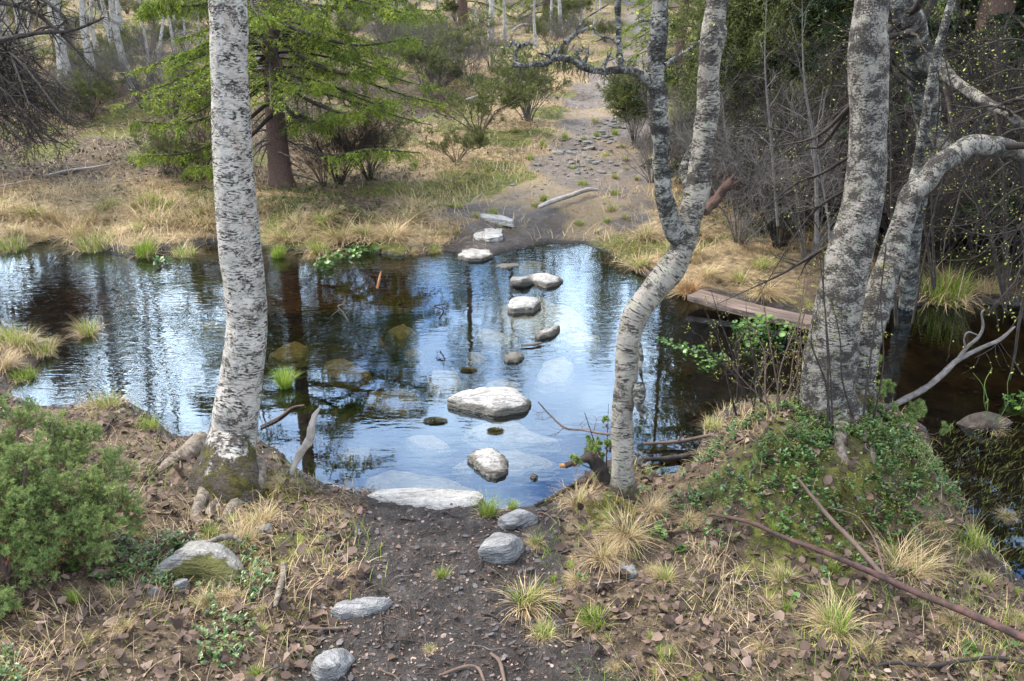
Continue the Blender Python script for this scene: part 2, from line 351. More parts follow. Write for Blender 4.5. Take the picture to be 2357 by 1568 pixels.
def stone_mat(name, a=(.2, .19, .18), b=(.5, .49, .47), wet=True, moss=0, sc=1):
    m = M(name, .75, .35); v = m.co('Object', (1, 1, 2.5)); n = m.noise(v, 9*sc, 8, .62); st = m.noise(m.co('Object', (3, 14, 30)), 3*sc, 6, .6, .6)
    mixv = m.math('ADD', m.math('MULTIPLY', n, .5), m.math('MULTIPLY', st, .5))
    c = m.ramp(mixv, (.34, a), (.47, tuple(np.array(b)*.82)), (.62, b))
    sp = m.noise(m.co('Object'), 120*sc, 3); c = m.mix(m.ramp(sp, (.6, 0), (.72, .45)), c, (.12, .115, .11))
    c = m.mix(m.ramp(m.noise(m.co('Object'), 5*sc, 7, .7), (.55, 0), (.66, .6)), c, tuple(np.array(a)*.9))
    if moss: c = m.mix(m.ramp(m.noise(m.co('Object'), 4, 6, .6), (.62-moss*.2, 0), (.66-moss*.2, 1)), c, (.07, .07, .012))
    if wet:
        z = m.sep(m.co('world'))[2]; k = m.ramp(m.math('ADD', z, m.math('MULTIPLY', m.math('SUBTRACT', m.noise(m.co('world'), 14, 4), .5), .05)), (.028, 1), (.04, 0))
        c = m.mix(k, c, m.mix(1., c, (.33, .3, .25), 'MULTIPLY')); m.rough(m.ramp(k, (0, .8), (1, .35)))
    c = m.mix(m.ramp(m.noise(m.co('Object', (4, 22, 50)), 4*sc, 5, .7, .8), (.56, 0), (.62, .75)), c, tuple(np.array(a)*.45)); m.col(c); m.bump(m.math('ADD', m.math('MULTIPLY', n, .7), m.math('ADD', st, m.math('MULTIPLY', sp, .2))), 1., .035); return m.m
MT = {}
MT['birch_white'] = birch_bark('bark_white', (.43, .4, .365), dark=(.035, .03, .028), lent=.74, patch=.52, moss=.32)
MT['birch_grey'] = birch_bark('bark_grey', (.235, .215, .195), dark=(.026, .023, .021), lent=.6, patch=.74, moss=.2, lich=(.24, .26, .19))
MT['birch_mid'] = birch_bark('bark_mid', (.265, .24, .21), lent=.6, patch=.48, moss=.16, lich=(.24, .26, .18), fade=(.75, 1.15))
MT['birch_dark'] = birch_bark('bark_dark', (.22, .215, .2), dark=(.016, .014, .013), lent=.45, patch=.82, moss=0)
MT['birch_far'] = birch_bark('bark_far', (.38, .36, .335), lent=.45, patch=.5, moss=.1)
MT['root'] = bark('root_bark', (.035, .028, .018), (.2, .17, .14), 38, 2.2, 1.)
MT['spruce_bark'] = bark('spruce_bark', (.06, .038, .03), (.15, .1, .085), 60)
MT['twig_grey'] = bark('twig_grey', (.05, .044, .04), (.16, .145, .135))
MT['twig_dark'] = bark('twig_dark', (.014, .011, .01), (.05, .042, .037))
MT['twig_brown'] = bark('twig_brown', (.05, .035, .028), (.14, .1, .08))
MT['twig_red'] = bark('twig_red', (.022, .018, .016), (.1, .055, .047), 30)
MT['dead_grey'] = bark('dead_wood', (.15, .13, .115), (.42, .38, .34), 40, .3)
MT['broken'] = bark('broken_wood', (.018, .011, .009), (.085, .05, .038), 90, .1, 1.)
MT['orange_wood'] = bark('fresh_wood', (.1, .045, .02), (.42, .22, .1), 60, .2)
MT['plank'] = bark('plank_wood', (.035, .025, .02), (.17, .13, .11), 60, .06, 1.)
MT['beard'] = bark('beard_lichen', (.035, .03, .018), (.1, .09, .055))
MT['spruce_leaf'] = leafmat('spruce_needles', [(.1, (.03, .045, .007)), (.4, (.085, .125, .012)), (.65, (.17, .225, .018)), (.92, (.3, .34, .03))])
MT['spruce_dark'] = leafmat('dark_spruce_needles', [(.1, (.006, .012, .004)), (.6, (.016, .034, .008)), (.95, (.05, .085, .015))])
MT['juniper'] = leafmat('juniper_needles', [(.1, (.06, .1, .03)), (.5, (.16, .23, .065)), (.9, (.28, .34, .1))])
MT['juniper_brown'] = leafmat('brown_juniper_needles', [(.1, (.06, .03, .02)), (.9, (.2, .09, .05))])
MT['juniper_dull'] = leafmat('dull_needles', [(.1, (.04, .05, .016)), (.5, (.09, .11, .028)), (.9, (.18, .19, .05))])
MT['dry'] = leafmat('dry_grass', [(.1, (.14, .09, .04)), (.5, (.31, .225, .115)), (.9, (.5, .4, .235))], tr=.2)
MT['rust'] = leafmat('rusty_grass', [(.1, (.16, .07, .025)), (.9, (.45, .25, .1))], tr=.2)
MT['green'] = leafmat('fresh_grass', [(.1, (.06, .1, .012)), (.5, (.14, .21, .025)), (.9, (.3, .38, .06))], tr=.35)
MT['bud'] = leafmat('yellow_buds', [(.1, (.14, .16, .03)), (.9, (.34, .36, .08))])
MT['herb'] = leafmat('herb_leaves', [(.1, (.025, .055, .01)), (.5, (.05, .11, .016)), (.9, (.1, .19, .03))], .4, .5, .3)
MT['herb2'] = leafmat('blueberry_leaves', [(.1, (.03, .05, .012)), (.5, (.08, .11, .025)), (.9, (.2, .2, .05))]); MT['lingon'] = leafmat('small_glossy_leaves', [(.1, (.015, .04, .012)), (.5, (.04, .09, .02)), (.9, (.1, .16, .035))], .4, .5, .15)
MT['heath'] = leafmat('heath_leaves', [(.05, (.06, .035, .02)), (.35, (.05, .05, .018)), (.7, (.09, .1, .025)), (.95, (.15, .15, .04))])
MT['litter'] = leafmat('fallen_leaves', [(.05, (.014, .009, .006)), (.35, (.05, .033, .025)), (.65, (.125, .084, .064)), (.85, (.215, .16, .13)), (.97, (.36, .3, .25))], .75, .25, .1)
MT['wetleaf'] = leafmat('sodden_leaves', [(.1, (.012, .009, .008)), (.7, (.04, .03, .026)), (.95, (.1, .08, .07))], .35, .5, 0)
MT['stone'] = stone_mat('stone', (.1, .095, .085), (.34, .33, .31)); MT['stone_pale'] = stone_mat('pale_stone', (.1, .095, .085), (.38, .37, .35))
MT['stone_dark'] = stone_mat('dark_stone', (.06, .06, .058), (.25, .24, .22)); MT['stone_moss'] = stone_mat('mossy_stone', (.09, .085, .075), (.27, .26, .24), wet=False, moss=.6)
MT['stone_dry'] = stone_mat('dry_stone', (.075, .073, .07), (.24, .24, .24), wet=False)
MT['hummock'] = stone_mat('hummock_soil', (.012, .01, .007), (.05, .042, .025), wet=False); MT['stone_sunk'] = stone_mat('sunken_stone', (.16, .14, .06), (.45, .39, .2), wet=False); MT['stone_sunk_pale'] = stone_mat('pale_sunken_stone', (.4, .4, .36), (.8, .8, .74), wet=False)
MT['moss'] = leafmat('moss', [(.1, (.05, .045, .008)), (.6, (.12, .11, .015)), (.9, (.2, .19, .03))])
# ground
g_ = M('ground', .9, .3); wv = g_.co('world'); zc = g_.n('ShaderNodeAttribute', attribute_name='zone').outputs['Color']; zr = g_.n('ShaderNodeSeparateColor'); g_.l(zc, zr.inputs[0])
n1, n2, n3 = g_.noise(wv, 1.6, 8, .6), g_.noise(wv, 17, 8, .68), g_.noise(wv, 110, 5, .7)
lit = g_.ramp(n2, (.36, (.016, .011, .008)), (.52, (.034, .022, .015)), (.68, (.1, .07, .048)))
mud = g_.ramp(g_.math('ADD', g_.math('MULTIPLY', n2, .6), g_.math('MULTIPLY', n3, .4)), (.38, (.008, .0065, .0055)), (.5, (.026, .021, .018)), (.6, (.06, .051, .046)), (.68, (.12, .105, .095)))
mud = g_.mix(g_.ramp(g_.noise(wv, 5, 5, .7), (.5, 0), (.62, .7)), mud, g_.mix(1., mud, (.5, .42, .38), 'MULTIPLY'))
dry_ = g_.ramp(g_.math('MULTIPLY', g_.math('SUBTRACT', g_.sep(wv)[1], 7.1), .6), (0, 0), (1, 1)); mud = g_.mix(dry_, mud, g_.ramp(g_.math('ADD', g_.math('MULTIPLY', n2, .6), g_.math('MULTIPLY', n3, .4)), (.36, (.03, .024, .019)), (.52, (.095, .078, .064)), (.66, (.2, .175, .155))))
stw = g_.ramp(n2, (.32, (.06, .038, .02)), (.5, (.2, .145, .075)), (.66, (.36, .28, .16)))
grn = g_.ramp(n2, (.34, (.028, .032, .008)), (.52, (.075, .075, .014)), (.66, (.13, .14, .025)))
c_ = g_.mix(zr.outputs[2], lit, stw)
edge = lambda ch, a, b: g_.ramp(g_.math('ADD', ch, g_.math('MULTIPLY', g_.math('SUBTRACT', n2, .5), .9)), (a, 0), (b, 1))
c_ = g_.mix(edge(zr.outputs[1], .45, .6), c_, grn); c_ = g_.mix(edge(zr.outputs[0], .4, .6), c_, mud)
zz = g_.sep(wv)[2]; under = g_.ramp(g_.math('ADD', g_.math('MULTIPLY', zz, -10.), .0), (.0, 0), (.3, 1)); wetn = g_.ramp(zz, (.006, 1), (.05, 0))
bed = g_.ramp(g_.noise(wv, 5, 8, .65), (.38, (.02, .011, .004)), (.52, (.075, .045, .015)), (.66, (.15, .105, .04)))
c_ = g_.mix(under, c_, bed); c_ = g_.mix(g_.math('MULTIPLY', wetn, .55), c_, g_.mix(1., c_, (.3, .28, .26), 'MULTIPLY'))
g_.col(c_); rr_ = g_.mix(g_.math('MULTIPLY', zr.outputs[0], g_.ramp(n1, (.4, 0), (.6, 1))), (.85, .85, .85), (.3, .3, .3)); g_.rough(rr_)
g_.bump(g_.math('ADD', g_.math('MULTIPLY', n2, 1.), g_.math('MULTIPLY', n3, .35)), .9, .035); MT['ground'] = g_.m
# water
wm = bpy.data.materials.new('water'); wm.use_nodes = True; t_ = wm.node_tree; t_.nodes.clear(); q_ = M.__new__(M); q_.m = wm; q_.t = t_
o_ = q_.n('ShaderNodeOutputMaterial'); gl = q_.n('ShaderNodeBsdfGlossy'); gl.inputs['Roughness'].default_value = .0; gl.inputs['Color'].default_value = (.68, .85, 1, 1)
tp = q_.n('ShaderNodeBsdfTransparent'); tp.inputs[0].default_value = (.86, .76, .56, 1)
fr = q_.n('ShaderNodeFresnel'); fr.inputs[0].default_value = 2.05
wpos = q_.co('world'); calm = q_.ramp(q_.noise(wpos, .55, 3), (.42, .12), (.58, 1))
far = q_.ramp(q_.math('MULTIPLY', q_.math('SUBTRACT', q_.sep(wpos)[1], 3.2), .4), (0, .3), (.5, 1))
rp = q_.noise(q_.co('world', (.55, 1.5, 1)), 13, 1, .5, .5); rp2 = q_.noise(q_.co('world', (.7, 1.5, 1)), 34, 1, .5, .5)
hgt = q_.math('MULTIPLY', q_.math('ADD', q_.math('MULTIPLY', rp, .9), q_.math('MULTIPLY', rp2, .28)), q_.math('MULTIPLY', calm, far))
bp = q_.n('ShaderNodeBump'); bp.inputs['Strength'].default_value = .5; bp.inputs['Distance'].default_value = .0034; q_.l(hgt, bp.inputs['Height'])
q_.l(bp.outputs[0], gl.inputs['Normal']); q_.l(bp.outputs[0], fr.inputs['Normal'])
ms = q_.n('ShaderNodeMixShader'); q_.l(fr.outputs[0], ms.inputs[0]); q_.l(tp.outputs[0], ms.inputs[1]); q_.l(gl.outputs[0], ms.inputs[2]); q_.l(ms.outputs[0], o_.inputs[0]); MT['water'] = wm
# ------------------------------------------------------------------ ground and water sheets
def axis_rows():
    a = -np.geomspace(250, 1, 30); b = np.linspace(-.9, 1.3, 14); c = np.geomspace(1.31, 40, 620); d = np.geomspace(41.5, 600, 40); return np.concatenate([a, b, c, d])
ys = axis_rows(); us = np.concatenate([-np.geomspace(60, .95, 40), np.linspace(-.92, .92, 520), np.geomspace(.95, 60, 40)])
X = us[None, :]*(np.maximum(ys, 0)[:, None]+.6) + 0*ys[:, None]; Y = ys[:, None]+0*X; Z = land(X, Y)
def zones(x, y, sd=None):
    x = np.asarray(x, float).ravel(); y = np.asarray(y, float).ravel(); sd = sdf(x, y) if sd is None else sd
    pm = np.minimum(chain(x, y, NEAR_PATH), chain(x, y, FAR_PATH)) + .22*fbm(x*2.5, y*2.5, s=21, o=3)
    mud = 1-sstep(.85, 1.25, pm); mud = np.maximum(mud, 1-sstep(.02, .16, sd))
    far = sstep(5, 6.5, y)
    nz = fbm(x*.7, y*.7, s=31, o=3)
    straw = far*np.clip(.45+.8*nz+.8*sstep(10.5, 8, y), 0, 1)*(1-.85*sstep(1.9, 2.7, x)*sstep(12, 9, y)); straw = straw*(1-.8*sstep(-1.6, -3, x)*sstep(8.6, 9.4, y)*sstep(13, 11, y))
    straw = np.maximum(straw, (1-far)*.25)
    gp = far*sstep(.05, .5, fbm(x*1.4, y*1.4, s=41, o=3)+.45*sstep(2.2, 1.0, pm)-.15)
    gp = np.maximum(gp, (1-far)*.62*sstep(.3, .6, fbm(x*2.2, y*2.2, s=43, o=3)))
    gp = gp*(1-.65*far*sstep(1.05, .7, pm))
    mo = np.exp(-(((x-.36)/.1)**2+((y-2.55)/.2)**2)); gp = np.maximum(gp, sstep(.3, .6, mo))
    mud = mud*(1-.75*far*gp)*(1-.36*sstep(6.7, 7.5, y)); mud = np.where(sd < 0, 1., mud)
    return mud, gp, straw, sd, pm
mud_, gp_, st_, _, _ = zones(X, Y)
nr, nc = X.shape; b = Buf(); idx = np.arange(nr*nc).reshape(nr, nc)
b.add(np.stack([X, Y, Z], -1), np.stack([idx[:-1, :-1], idx[:-1, 1:], idx[1:, 1:], idx[1:, :-1]], -1).reshape(-1, 4))
ground = b.obj('ground', MT['ground']); tag(ground, kind='structure')
ca = ground.data.color_attributes.new('zone', 'FLOAT_COLOR', 'POINT'); ca.data.foreach_set('color', np.stack([mud_, gp_, st_, np.ones_like(mud_)], -1).ravel().astype(np.float32))
b = Buf(); b.add([(-40, .5, 0), (40, .5, 0), (40, 12, 0), (-40, 12, 0)], [[0, 1, 2, 3]]); water = b.obj('water', MT['water']); tag(water, kind='structure')
#PART2
# ------------------------------------------------------------------ trees
def wpath(pts):
    """rows (px,py,width px,distance) -> world points with radius"""
    o = []
    for px, py, wp, d in pts:
        p = PD(px, py, d); o.append((*p, WR(p, wp)))
    return o
def trunk_obj(root, pts, mat, K=150, S=36, rough=.05, seed=0, name='trunk', flare=None, tubeonly=None):
    Q = spline(pts, K); b = Buf(); tubes(b, Q[:, :3], Q[:, 3], S, rough=rough, seed=seed, flare=flare, rnd=np.array([.5])); o = b.obj(name, mat, root); return Q
def crown_twigs(root, stems, mat, seed, n1=9, n2=9, n3=8, L1=1.6, t0=.45, name='branches', buds=True, S=(6, 4, 3), up=.5, n4=0, mat2=None, bl=.012, nb=2):
    """limbs, branches and twigs of a bare birch"""
    tw = []
    for k, Q in enumerate(stems):
        b = Buf()
        P1, R1 = grow(Q[None, :, :3], Q[None, :, 3], n1, L1, 50, t0, .97, 9, .22, (0, 0, up), .42, seed=seed+k, lt=.5)
        P2, R2 = grow(P1, R1, n2, L1*.42, 45, .25, 1, 6, .2, (0, 0, up*.6), .5, seed=seed+k+20)
        P3, R3 = grow(P2, R2, n3, L1*.2, 42, .15, 1, 4, .2, (0, 0, .1), .55, seed=seed+k+40, rmin=.0011)
        tubes(b, P1, R1, S[0]); tubes(b, P2, R2, S[1]); tubes(b, P3, R3, S[2]); tw.append(P3); b.obj(name, mat, root)
    if buds:
        b = Buf(); g = np.random.default_rng(seed+9)
        for P3 in tw:
            p, T, _ = sample(P3, nb, g, .4, 1); d = norm(T+g.normal(size=T.shape)*.6); leafs(b, p, d, norm(np.cross(d, g.normal(size=T.shape))), bl*g.uniform(.6, 1.3, len(p)), bl*.55, rnd=g.random(len(p)))
        b.obj('buds', MT['bud'], root)
    return tw
# --- the big pale birch on the left
D1 = 3.0
bp_ = PD(518, 1145, 2.86); bx, by = bp_[0], bp_[1]
bl = thing('birch_tree', 'tall pale birch with mossy flared base, alone on the close bank', 'tree', (bx, by, H(bx, by)-.02))
pts = wpath([(516, 1165, 120, 2.86), (522, 1100, 136, 2.9), (530, 1040, 114, 2.95), (538, 985, 102, 3.), (545, 930, 100, 3.), (556, 860, 96, 3.02), (567, 780, 92, 3.03), (568, 720, 90, 3.04), (562, 650, 92, 3.04), (553, 580, 94, 3.04), (545, 500, 94, 3.04), (540, 420, 90, 3.04), (535, 330, 88, 3.04), (531, 240, 86, 3.04), (526, 120, 85, 3.04), (522, 0, 85, 3.04)])
x0, y0, z0, r0 = pts[-1]; pts += [(x0-.02, y0+.03, z0+.6, r0*.93), (x0+.05, y0+.05, z0+1.6, r0*.8), (x0-.05, y0, z0+3.0, r0*.55), (x0+.1, y0+.1, z0+4.6, r0*.2)]
fl = lambda a, s: 1+.62*np.exp(-(s/.15)**1.3)*np.clip(np.cos(1.5*a+.3), 0, 1)**2 + .3*np.exp(-(s/.12)**1.3)*np.clip(np.cos(2.5*a+2), 0, 1)**2 + .1*np.exp(-s/.2) + .03*np.sin(7*a+s*9)*np.exp(-s/.3)
QL = trunk_obj(bl, pts, MT['birch_white'], 260, 48, .035, 3, flare=fl)
for rp_, wd_, s_ in (([(592, 1075), (590, 1110), (560, 1140), (532, 1165), (512, 1192)], [52, 56, 46, 38, 14], 1), ([(470, 1020), (430, 1045), (395, 1058), (362, 1078)], [50, 50, 40, 16], 2), ([(500, 1060), (485, 1110), (462, 1150), (452, 1185), (470, 1203)], [50, 44, 34, 28, 10], 3), ([(500, 1150), (480, 1175), (505, 1190), (548, 1205)], [18, 16, 14, 6], 4)):
    pp = []
    for q0_, ((px, py), w_) in enumerate(zip(rp_, wd_)):
        p = G(px, py+8); r = WR(p, w_*.9); pp.append((p[0], p[1], p[2]+r*(.75-1.3*q0_/(len(wd_)-1)), r))
    b = Buf(); Q = spline(pp, 40); tubes(b, Q[:, :3], Q[:, 3], 20, rough=.16, seed=s_, rnd=np.array([.5]), cap=True)
    b.obj('root', MT['root'], bl)
crown_twigs(bl, [QL[205:]], MT['twig_dark'], 5, 8, 7, 6, 1.3, .2)
# --- the crooked birch in the middle
bm = G(1432, 1142); mt = thing('birch_tree', 'crooked birch bent to the right above the water, forking into two lichen-black stems', 'tree', (bm[0], bm[1], bm[2]-.03))
d = bm[1]
pts = wpath([(1436, 1160, 62, d), (1434, 1100, 54, d), (1433, 1040, 50, d), (1431, 960, 52, d+.02), (1439, 880, 54, d+.03), (1444, 800, 55, d+.05), (1460, 728, 58, d+.06), (1500, 672, 60, d+.08), (1545, 618, 60, d+.1), (1574, 560, 59, d+.12), (1588, 500, 56, d+.13), (1607, 430, 54, d+.14), (1614, 350, 50, d+.15), (1629, 260, 52, d+.16), (1632, 160, 50, d+.17), (1640, 80, 58, d+.18), (1652, 0, 50, d+.2)])
x0, y0, z0, r0 = pts[-1]; pts += [(x0+.1, y0+.05, z0+.6, r0*.85), (x0+.1, y0+.2, z0+1.5, r0*.6), (x0+.25, y0+.2, z0+2.6, r0*.2)]
QM = trunk_obj(mt, pts, MT['birch_mid'], 250, 40, .1, 11, flare=lambda a, s: 1+.5*np.exp(-(s/.05)**1.3)*(.5+.5*np.cos(2*a)))
QM2 = QM
pts = wpath([(1578, 560, 46, d+.12), (1552, 530, 50, d+.1), (1533, 480, 44, d+.09), (1524, 400, 40, d+.08), (1520, 320, 42, d+.07), (1512, 230, 42, d+.07), (1510, 130, 42, d+.07), (1520, 0, 38, d+.07)])
x0, y0, z0, r0 = pts[-1]; pts += [(x0, y0+.1, z0+.7, r0*.8), (x0-.1, y0+.1, z0+1.6, r0*.5), (x0-.05, y0+.2, z0+2.4, r0*.15)]
QM3 = trunk_obj(mt, pts, MT['birch_dark'], 170, 24, .17, 13, 'stem')
pts = wpath([(1594, 500, 26, d+.2), (1582, 430, 24, d+.25), (1578, 380, 22, d+.3), (1600, 330, 20, d+.3), (1618, 300, 16, d+.2)]); trunk_obj(mt, pts, MT['birch_dark'], 50, 12, .15, 14, 'stem')
pts = wpath([(1502, 215, 20, d+.07), (1488, 185, 20, d+.05), (1465, 168, 19, d+.03), (1430, 160, 17, d), (1390, 165, 16, d-.02), (1350, 158, 16, d-.04), (1318, 140, 14, d-.05), (1285, 133, 14, d-.06), (1255, 148, 12, d-.07), (1232, 148, 11, d-.08), (1208, 152, 11, d-.08), (1180, 148, 12, d-.08)])
QB = trunk_obj(mt, pts, MT['birch_dark'], 120, 14, .22, 15, 'branch')
pts = wpath([(1430, 162, 15, d), (1424, 110, 15, d), (1423, 60, 13, d), (1421, 0, 13, d)]); x0, y0, z0, r0 = pts[-1]; pts.append((x0-.03, y0, z0+.5, r0*.3)); QB2 = trunk_obj(mt, pts, MT['birch_dark'], 60, 12, .2, 16, 'branch')
b = Buf(); b2 = Buf(); b3 = Buf(); g = np.random.default_rng(8)
for k, P_ in enumerate([[(1188, 150), (1186, 125), (1196, 105)], [(1258, 147), (1262, 130), (1240, 122)], [(1280, 135), (1290, 110), (1320, 78), (1340, 50), (1360, 35), (1400, 10)], [(1300, 98), (1335, 72), (1355, 66)], [(1338, 158), (1330, 130), (1322, 118), (1340, 118)], [(1338, 155), (1352, 125), (1350, 112)], [(1385, 163), (1395, 140), (1405, 125)], [(1424, 100), (1405, 88), (1380, 82), (1362, 62)], [(1510, 60), (1490, 48), (1470, 50)], [(1530, 150), (1560, 130), (1590, 110), (1640, 70)], [(1196, 107), (1180, 100), (1172, 108)], [(1196, 107), (1215, 100), (1225, 104)], [(1262, 130), (1275, 115)]]):
    pp = wpath([(a, c, max(3.4, (13 if j == 0 else 9)-j*1.6), d-.03+.01*j) for j, (a, c) in enumerate(P_)]); Q = spline(pp, 24); tubes(b, Q[:, :3], Q[:, 3], 8, rough=.2, seed=k)
    P2, R2 = grow(Q[None, :, :3], Q[None, :, 3], 6, .05, 45, .3, 1, 4, .3, (0, 0, .4), .5, seed=k+70); tubes(b, P2, R2, 4)
    p, T, _ = sample(P2, 1, g, .95, 1); leafs(b2, p, T, norm(np.cross(T, g.normal(size=T.shape))), .011, .006, rnd=g.random(len(p)))
b.obj('side_twigs', MT['birch_dark'], mt); b2.obj('buds', MT['bud'], mt)
ph = [QB[None, ::2, :3]]; p, T, _ = sample(QB[None, :, :3], 130, g, .05, 1)
p2, _, _ = sample(QM3[None, 30:130, :3], 60, g); p3, _, _ = sample(np.array([[PD(1298, 95, d-.05), PD(1286, 120, d-.05)]]), 30, g); p = np.vstack([p, p2, p3]); n = len(p)
ln = g.uniform(.01, .05, n)*np.where(np.arange(n) > n-30, 1.6, 1); st = [p]
for k in range(4): st.append(st[-1]+np.stack([g.normal(size=n)*.003, g.normal(size=n)*.003, -ln/4], 1))
tubes(b3, np.stack(st, 1), np.full((n, 5), .0011), 3); b3.obj('hanging_lichen', MT['beard'], mt)
b = Buf()   # curling bark
for px, py, wx, hh, s_ in ((1470, 835, 9, 90, 0), (1466, 915, 26, 60, 1), (1472, 950, 15, 30, 2), (1466, 1060, 10, 30, 3)):
    pp = wpath([(px, py-hh/2, wx, d), (px+6, py-hh/6, wx*1.2, d-.02), (px+3, py+hh/5, wx, d-.03), (px+9, py+hh/2, wx*.4, d-.02)]); Q = spline(pp, 16); tubes(b, Q[:, :3], Q[:, 3], 10, rough=.35, seed=40+s_)
b.obj('peeling_bark', MT['birch_dark'], mt)
crown_twigs(mt, [QM2[215:], QM3[135:]], MT['twig_dark'], 25, 6, 7, 6, .9, .3)
# dead snag beside the middle birch's base
b = Buf(); sn = G(1372, 1120); ds = thing('dead_stump', 'dark mossy snag with broken pale tip leaning beside the crooked birch base', 'stump', sn, None)
pp = wpath([(1400, 1130, 30, sn[1]), (1385, 1090, 34, sn[1]), (1360, 1055, 26, sn[1]), (1330, 1062, 14, sn[1]), (1300, 1072, 12, sn[1])]); Q = spline(pp, 40); tubes(b, Q[:, :3], Q[:, 3], 12, rough=.3, seed=4, cap=True); b.obj('snag', MT['twig_dark'], ds)
b = Buf(); pp = wpath([(1300, 1072, 12, sn[1]), (1287, 1072, 10, sn[1])]); Q = spline(pp, 6); tubes(b, Q[:, :3], Q[:, 3], 8, cap=True); b.obj('broken_tip', MT['orange_wood'], ds)
# --- the big leaning birch on the mound
br = PD(1935, 1000, 2.92); br[2] = H(br[0], br[1]); rt = thing('birch_tree', 'thick grey twin-trunked birch leaning out of the leafy mound', 'tree', br-np.array([0, 0, .03]))
e = br[1]
pts = wpath([(1945, 1020, 150, e-.02), (1925, 965, 132, e), (1908, 910, 116, e+.02), (1908, 850, 118, e+.04), (1916, 790, 116, e+.05), (1930, 700, 104, e+.06), (1946, 620, 104, e+.08), (1968, 540, 100, e+.1), (1984, 460, 94, e+.12), (1994, 380, 86, e+.13), (1997, 300, 82, e+.14), (1998, 200, 84, e+.15), (1999, 100, 84, e+.15), (2008, 0, 78, e+.16)])
x0, y0, z0, r0 = pts[-1]; pts += [(x0+.03, y0+.05, z0+.8, r0*.85), (x0-.05, y0+.1, z0+2, r0*.6), (x0+.1, y0+.1, z0+3.4, r0*.2)]
QR = trunk_obj(rt, pts, MT['birch_grey'], 240, 48, .09, 21, flare=lambda a, s: 1+.4*np.exp(-(s/.09)**1.5)*(.5+.5*np.cos(3*a+2)))
pts = wpath([(1960, 960, 90, e+.06), (1975, 880, 74, e+.1), (1990, 800, 64, e+.12), (2010, 720, 66, e+.16), (2030, 650, 62, e+.2), (2058, 580, 60, e+.24), (2070, 540, 54, e+.26), (2084, 500, 50, e+.28), (2100, 446, 48, e+.3), (2130, 418, 50, e+.32), (2160, 378, 46, e+.33), (2200, 356, 48, e+.36), (2235, 334, 43, e+.38), (2275, 338, 44, e+.4), (2320, 342, 40, e+.45), (2390, 372, 38, e+.5), (2470, 380, 36, e+.55), (2560, 350, 26, e+.6), (2650, 290, 12, e+.7)])
QR2 = trunk_obj(rt, pts, MT['birch_grey'], 220, 36, .12, 22, 'stem')
pts = wpath([(2030, 740, 26, e+.3), (2060, 620, 30, e+.4), (2092, 480, 28, e+.45), (2110, 380, 22, e+.5), (2128, 280, 20, e+.5), (2150, 150, 20, e+.5), (2190, 0, 18, e+.5)])
QR3 = trunk_obj(rt, pts, MT['birch_dark'], 120, 14, .12, 23, 'stem')
for k, (rp_, wd_) in enumerate((([(1950, 955), (1985, 985), (2005, 1020), (2010, 1060)], [60, 46, 30, 12]), ([(1885, 950), (1868, 980), (1872, 1010)], [44, 34, 14]), ([(1930, 985), (1935, 1030), (1950, 1062)], [50, 34, 14]))):
    pp = []
    for q0_, ((px, py), w_) in enumerate(zip(rp_, wd_)):
        p = G(px, py+6); r = WR(p, w_*.8); pp.append((p[0], p[1], p[2]+r*(.35-1.5*q0_/(len(wd_)-1)), r))
    b = Buf(); Q = spline(pp, 30); tubes(b, Q[:, :3], Q[:, 3], 18, rough=.2, seed=k+50, rnd=np.array([.5]), cap=True); b.obj('root', MT['root'], rt)
crown_twigs(rt, [QR[200:], QR2[130:]], MT['twig_dark'], 35, 7, 7, 6, 1.1, .2)
# --- dark old birch behind it, with the long drooping limb
f_ = 4.1; b0 = PD(2085, 690, 5.45); ob = thing('birch_tree', 'dark peeling birch behind the twin trunks, one limb slanting down to the right edge', 'tree', (b0[0], b0[1], H(b0[0], b0[1])-.03))
pts = wpath([(2085, 715, 38, 5.45), (2100, 560, 34, 5.3), (2125, 400, 36, 5.1), (2135, 280, 50, 4.9), (2120, 160, 62, 4.7), (2100, 60, 58, 4.6), (2080, -20, 54, 4.5)]); x0, y0, z0, r0 = pts[-1]; pts += [(x0-.1, y0, z0+1, r0*.8), (x0, y0, z0+2.6, r0*.2)]
QO = trunk_obj(ob, pts, MT['birch_dark'], 120, 28, .12, 31)
pts = wpath([(2120, 130, 60, 4.7), (2165, 160, 36, 4.4), (2200, 190, 26, 4.1), (2260, 230, 24, 3.9), (2320, 265, 22, 3.8), (2380, 300, 20, 3.7), (2500, 330, 12, 3.6)]); QO2 = trunk_obj(ob, pts, MT['birch_grey'], 90, 16, .12, 32, 'limb')
pts = wpath([(2140, 300, 36, 4.9), (2190, 340, 22, 4.6), (2250, 300, 18, 4.4), (2290, 260, 14, 4.2), (2356, 290, 14, 4.0), (2440, 330, 10, 3.9)]); QO3 = trunk_obj(ob, pts, MT['birch_dark'], 70, 12, .15, 33, 'limb')
tw = crown_twigs(ob, [QO[30:], QO2[10:], QO3[10:]], MT['twig_dark'], 45, 12, 8, 6, .9, .05, up=.1, nb=1)
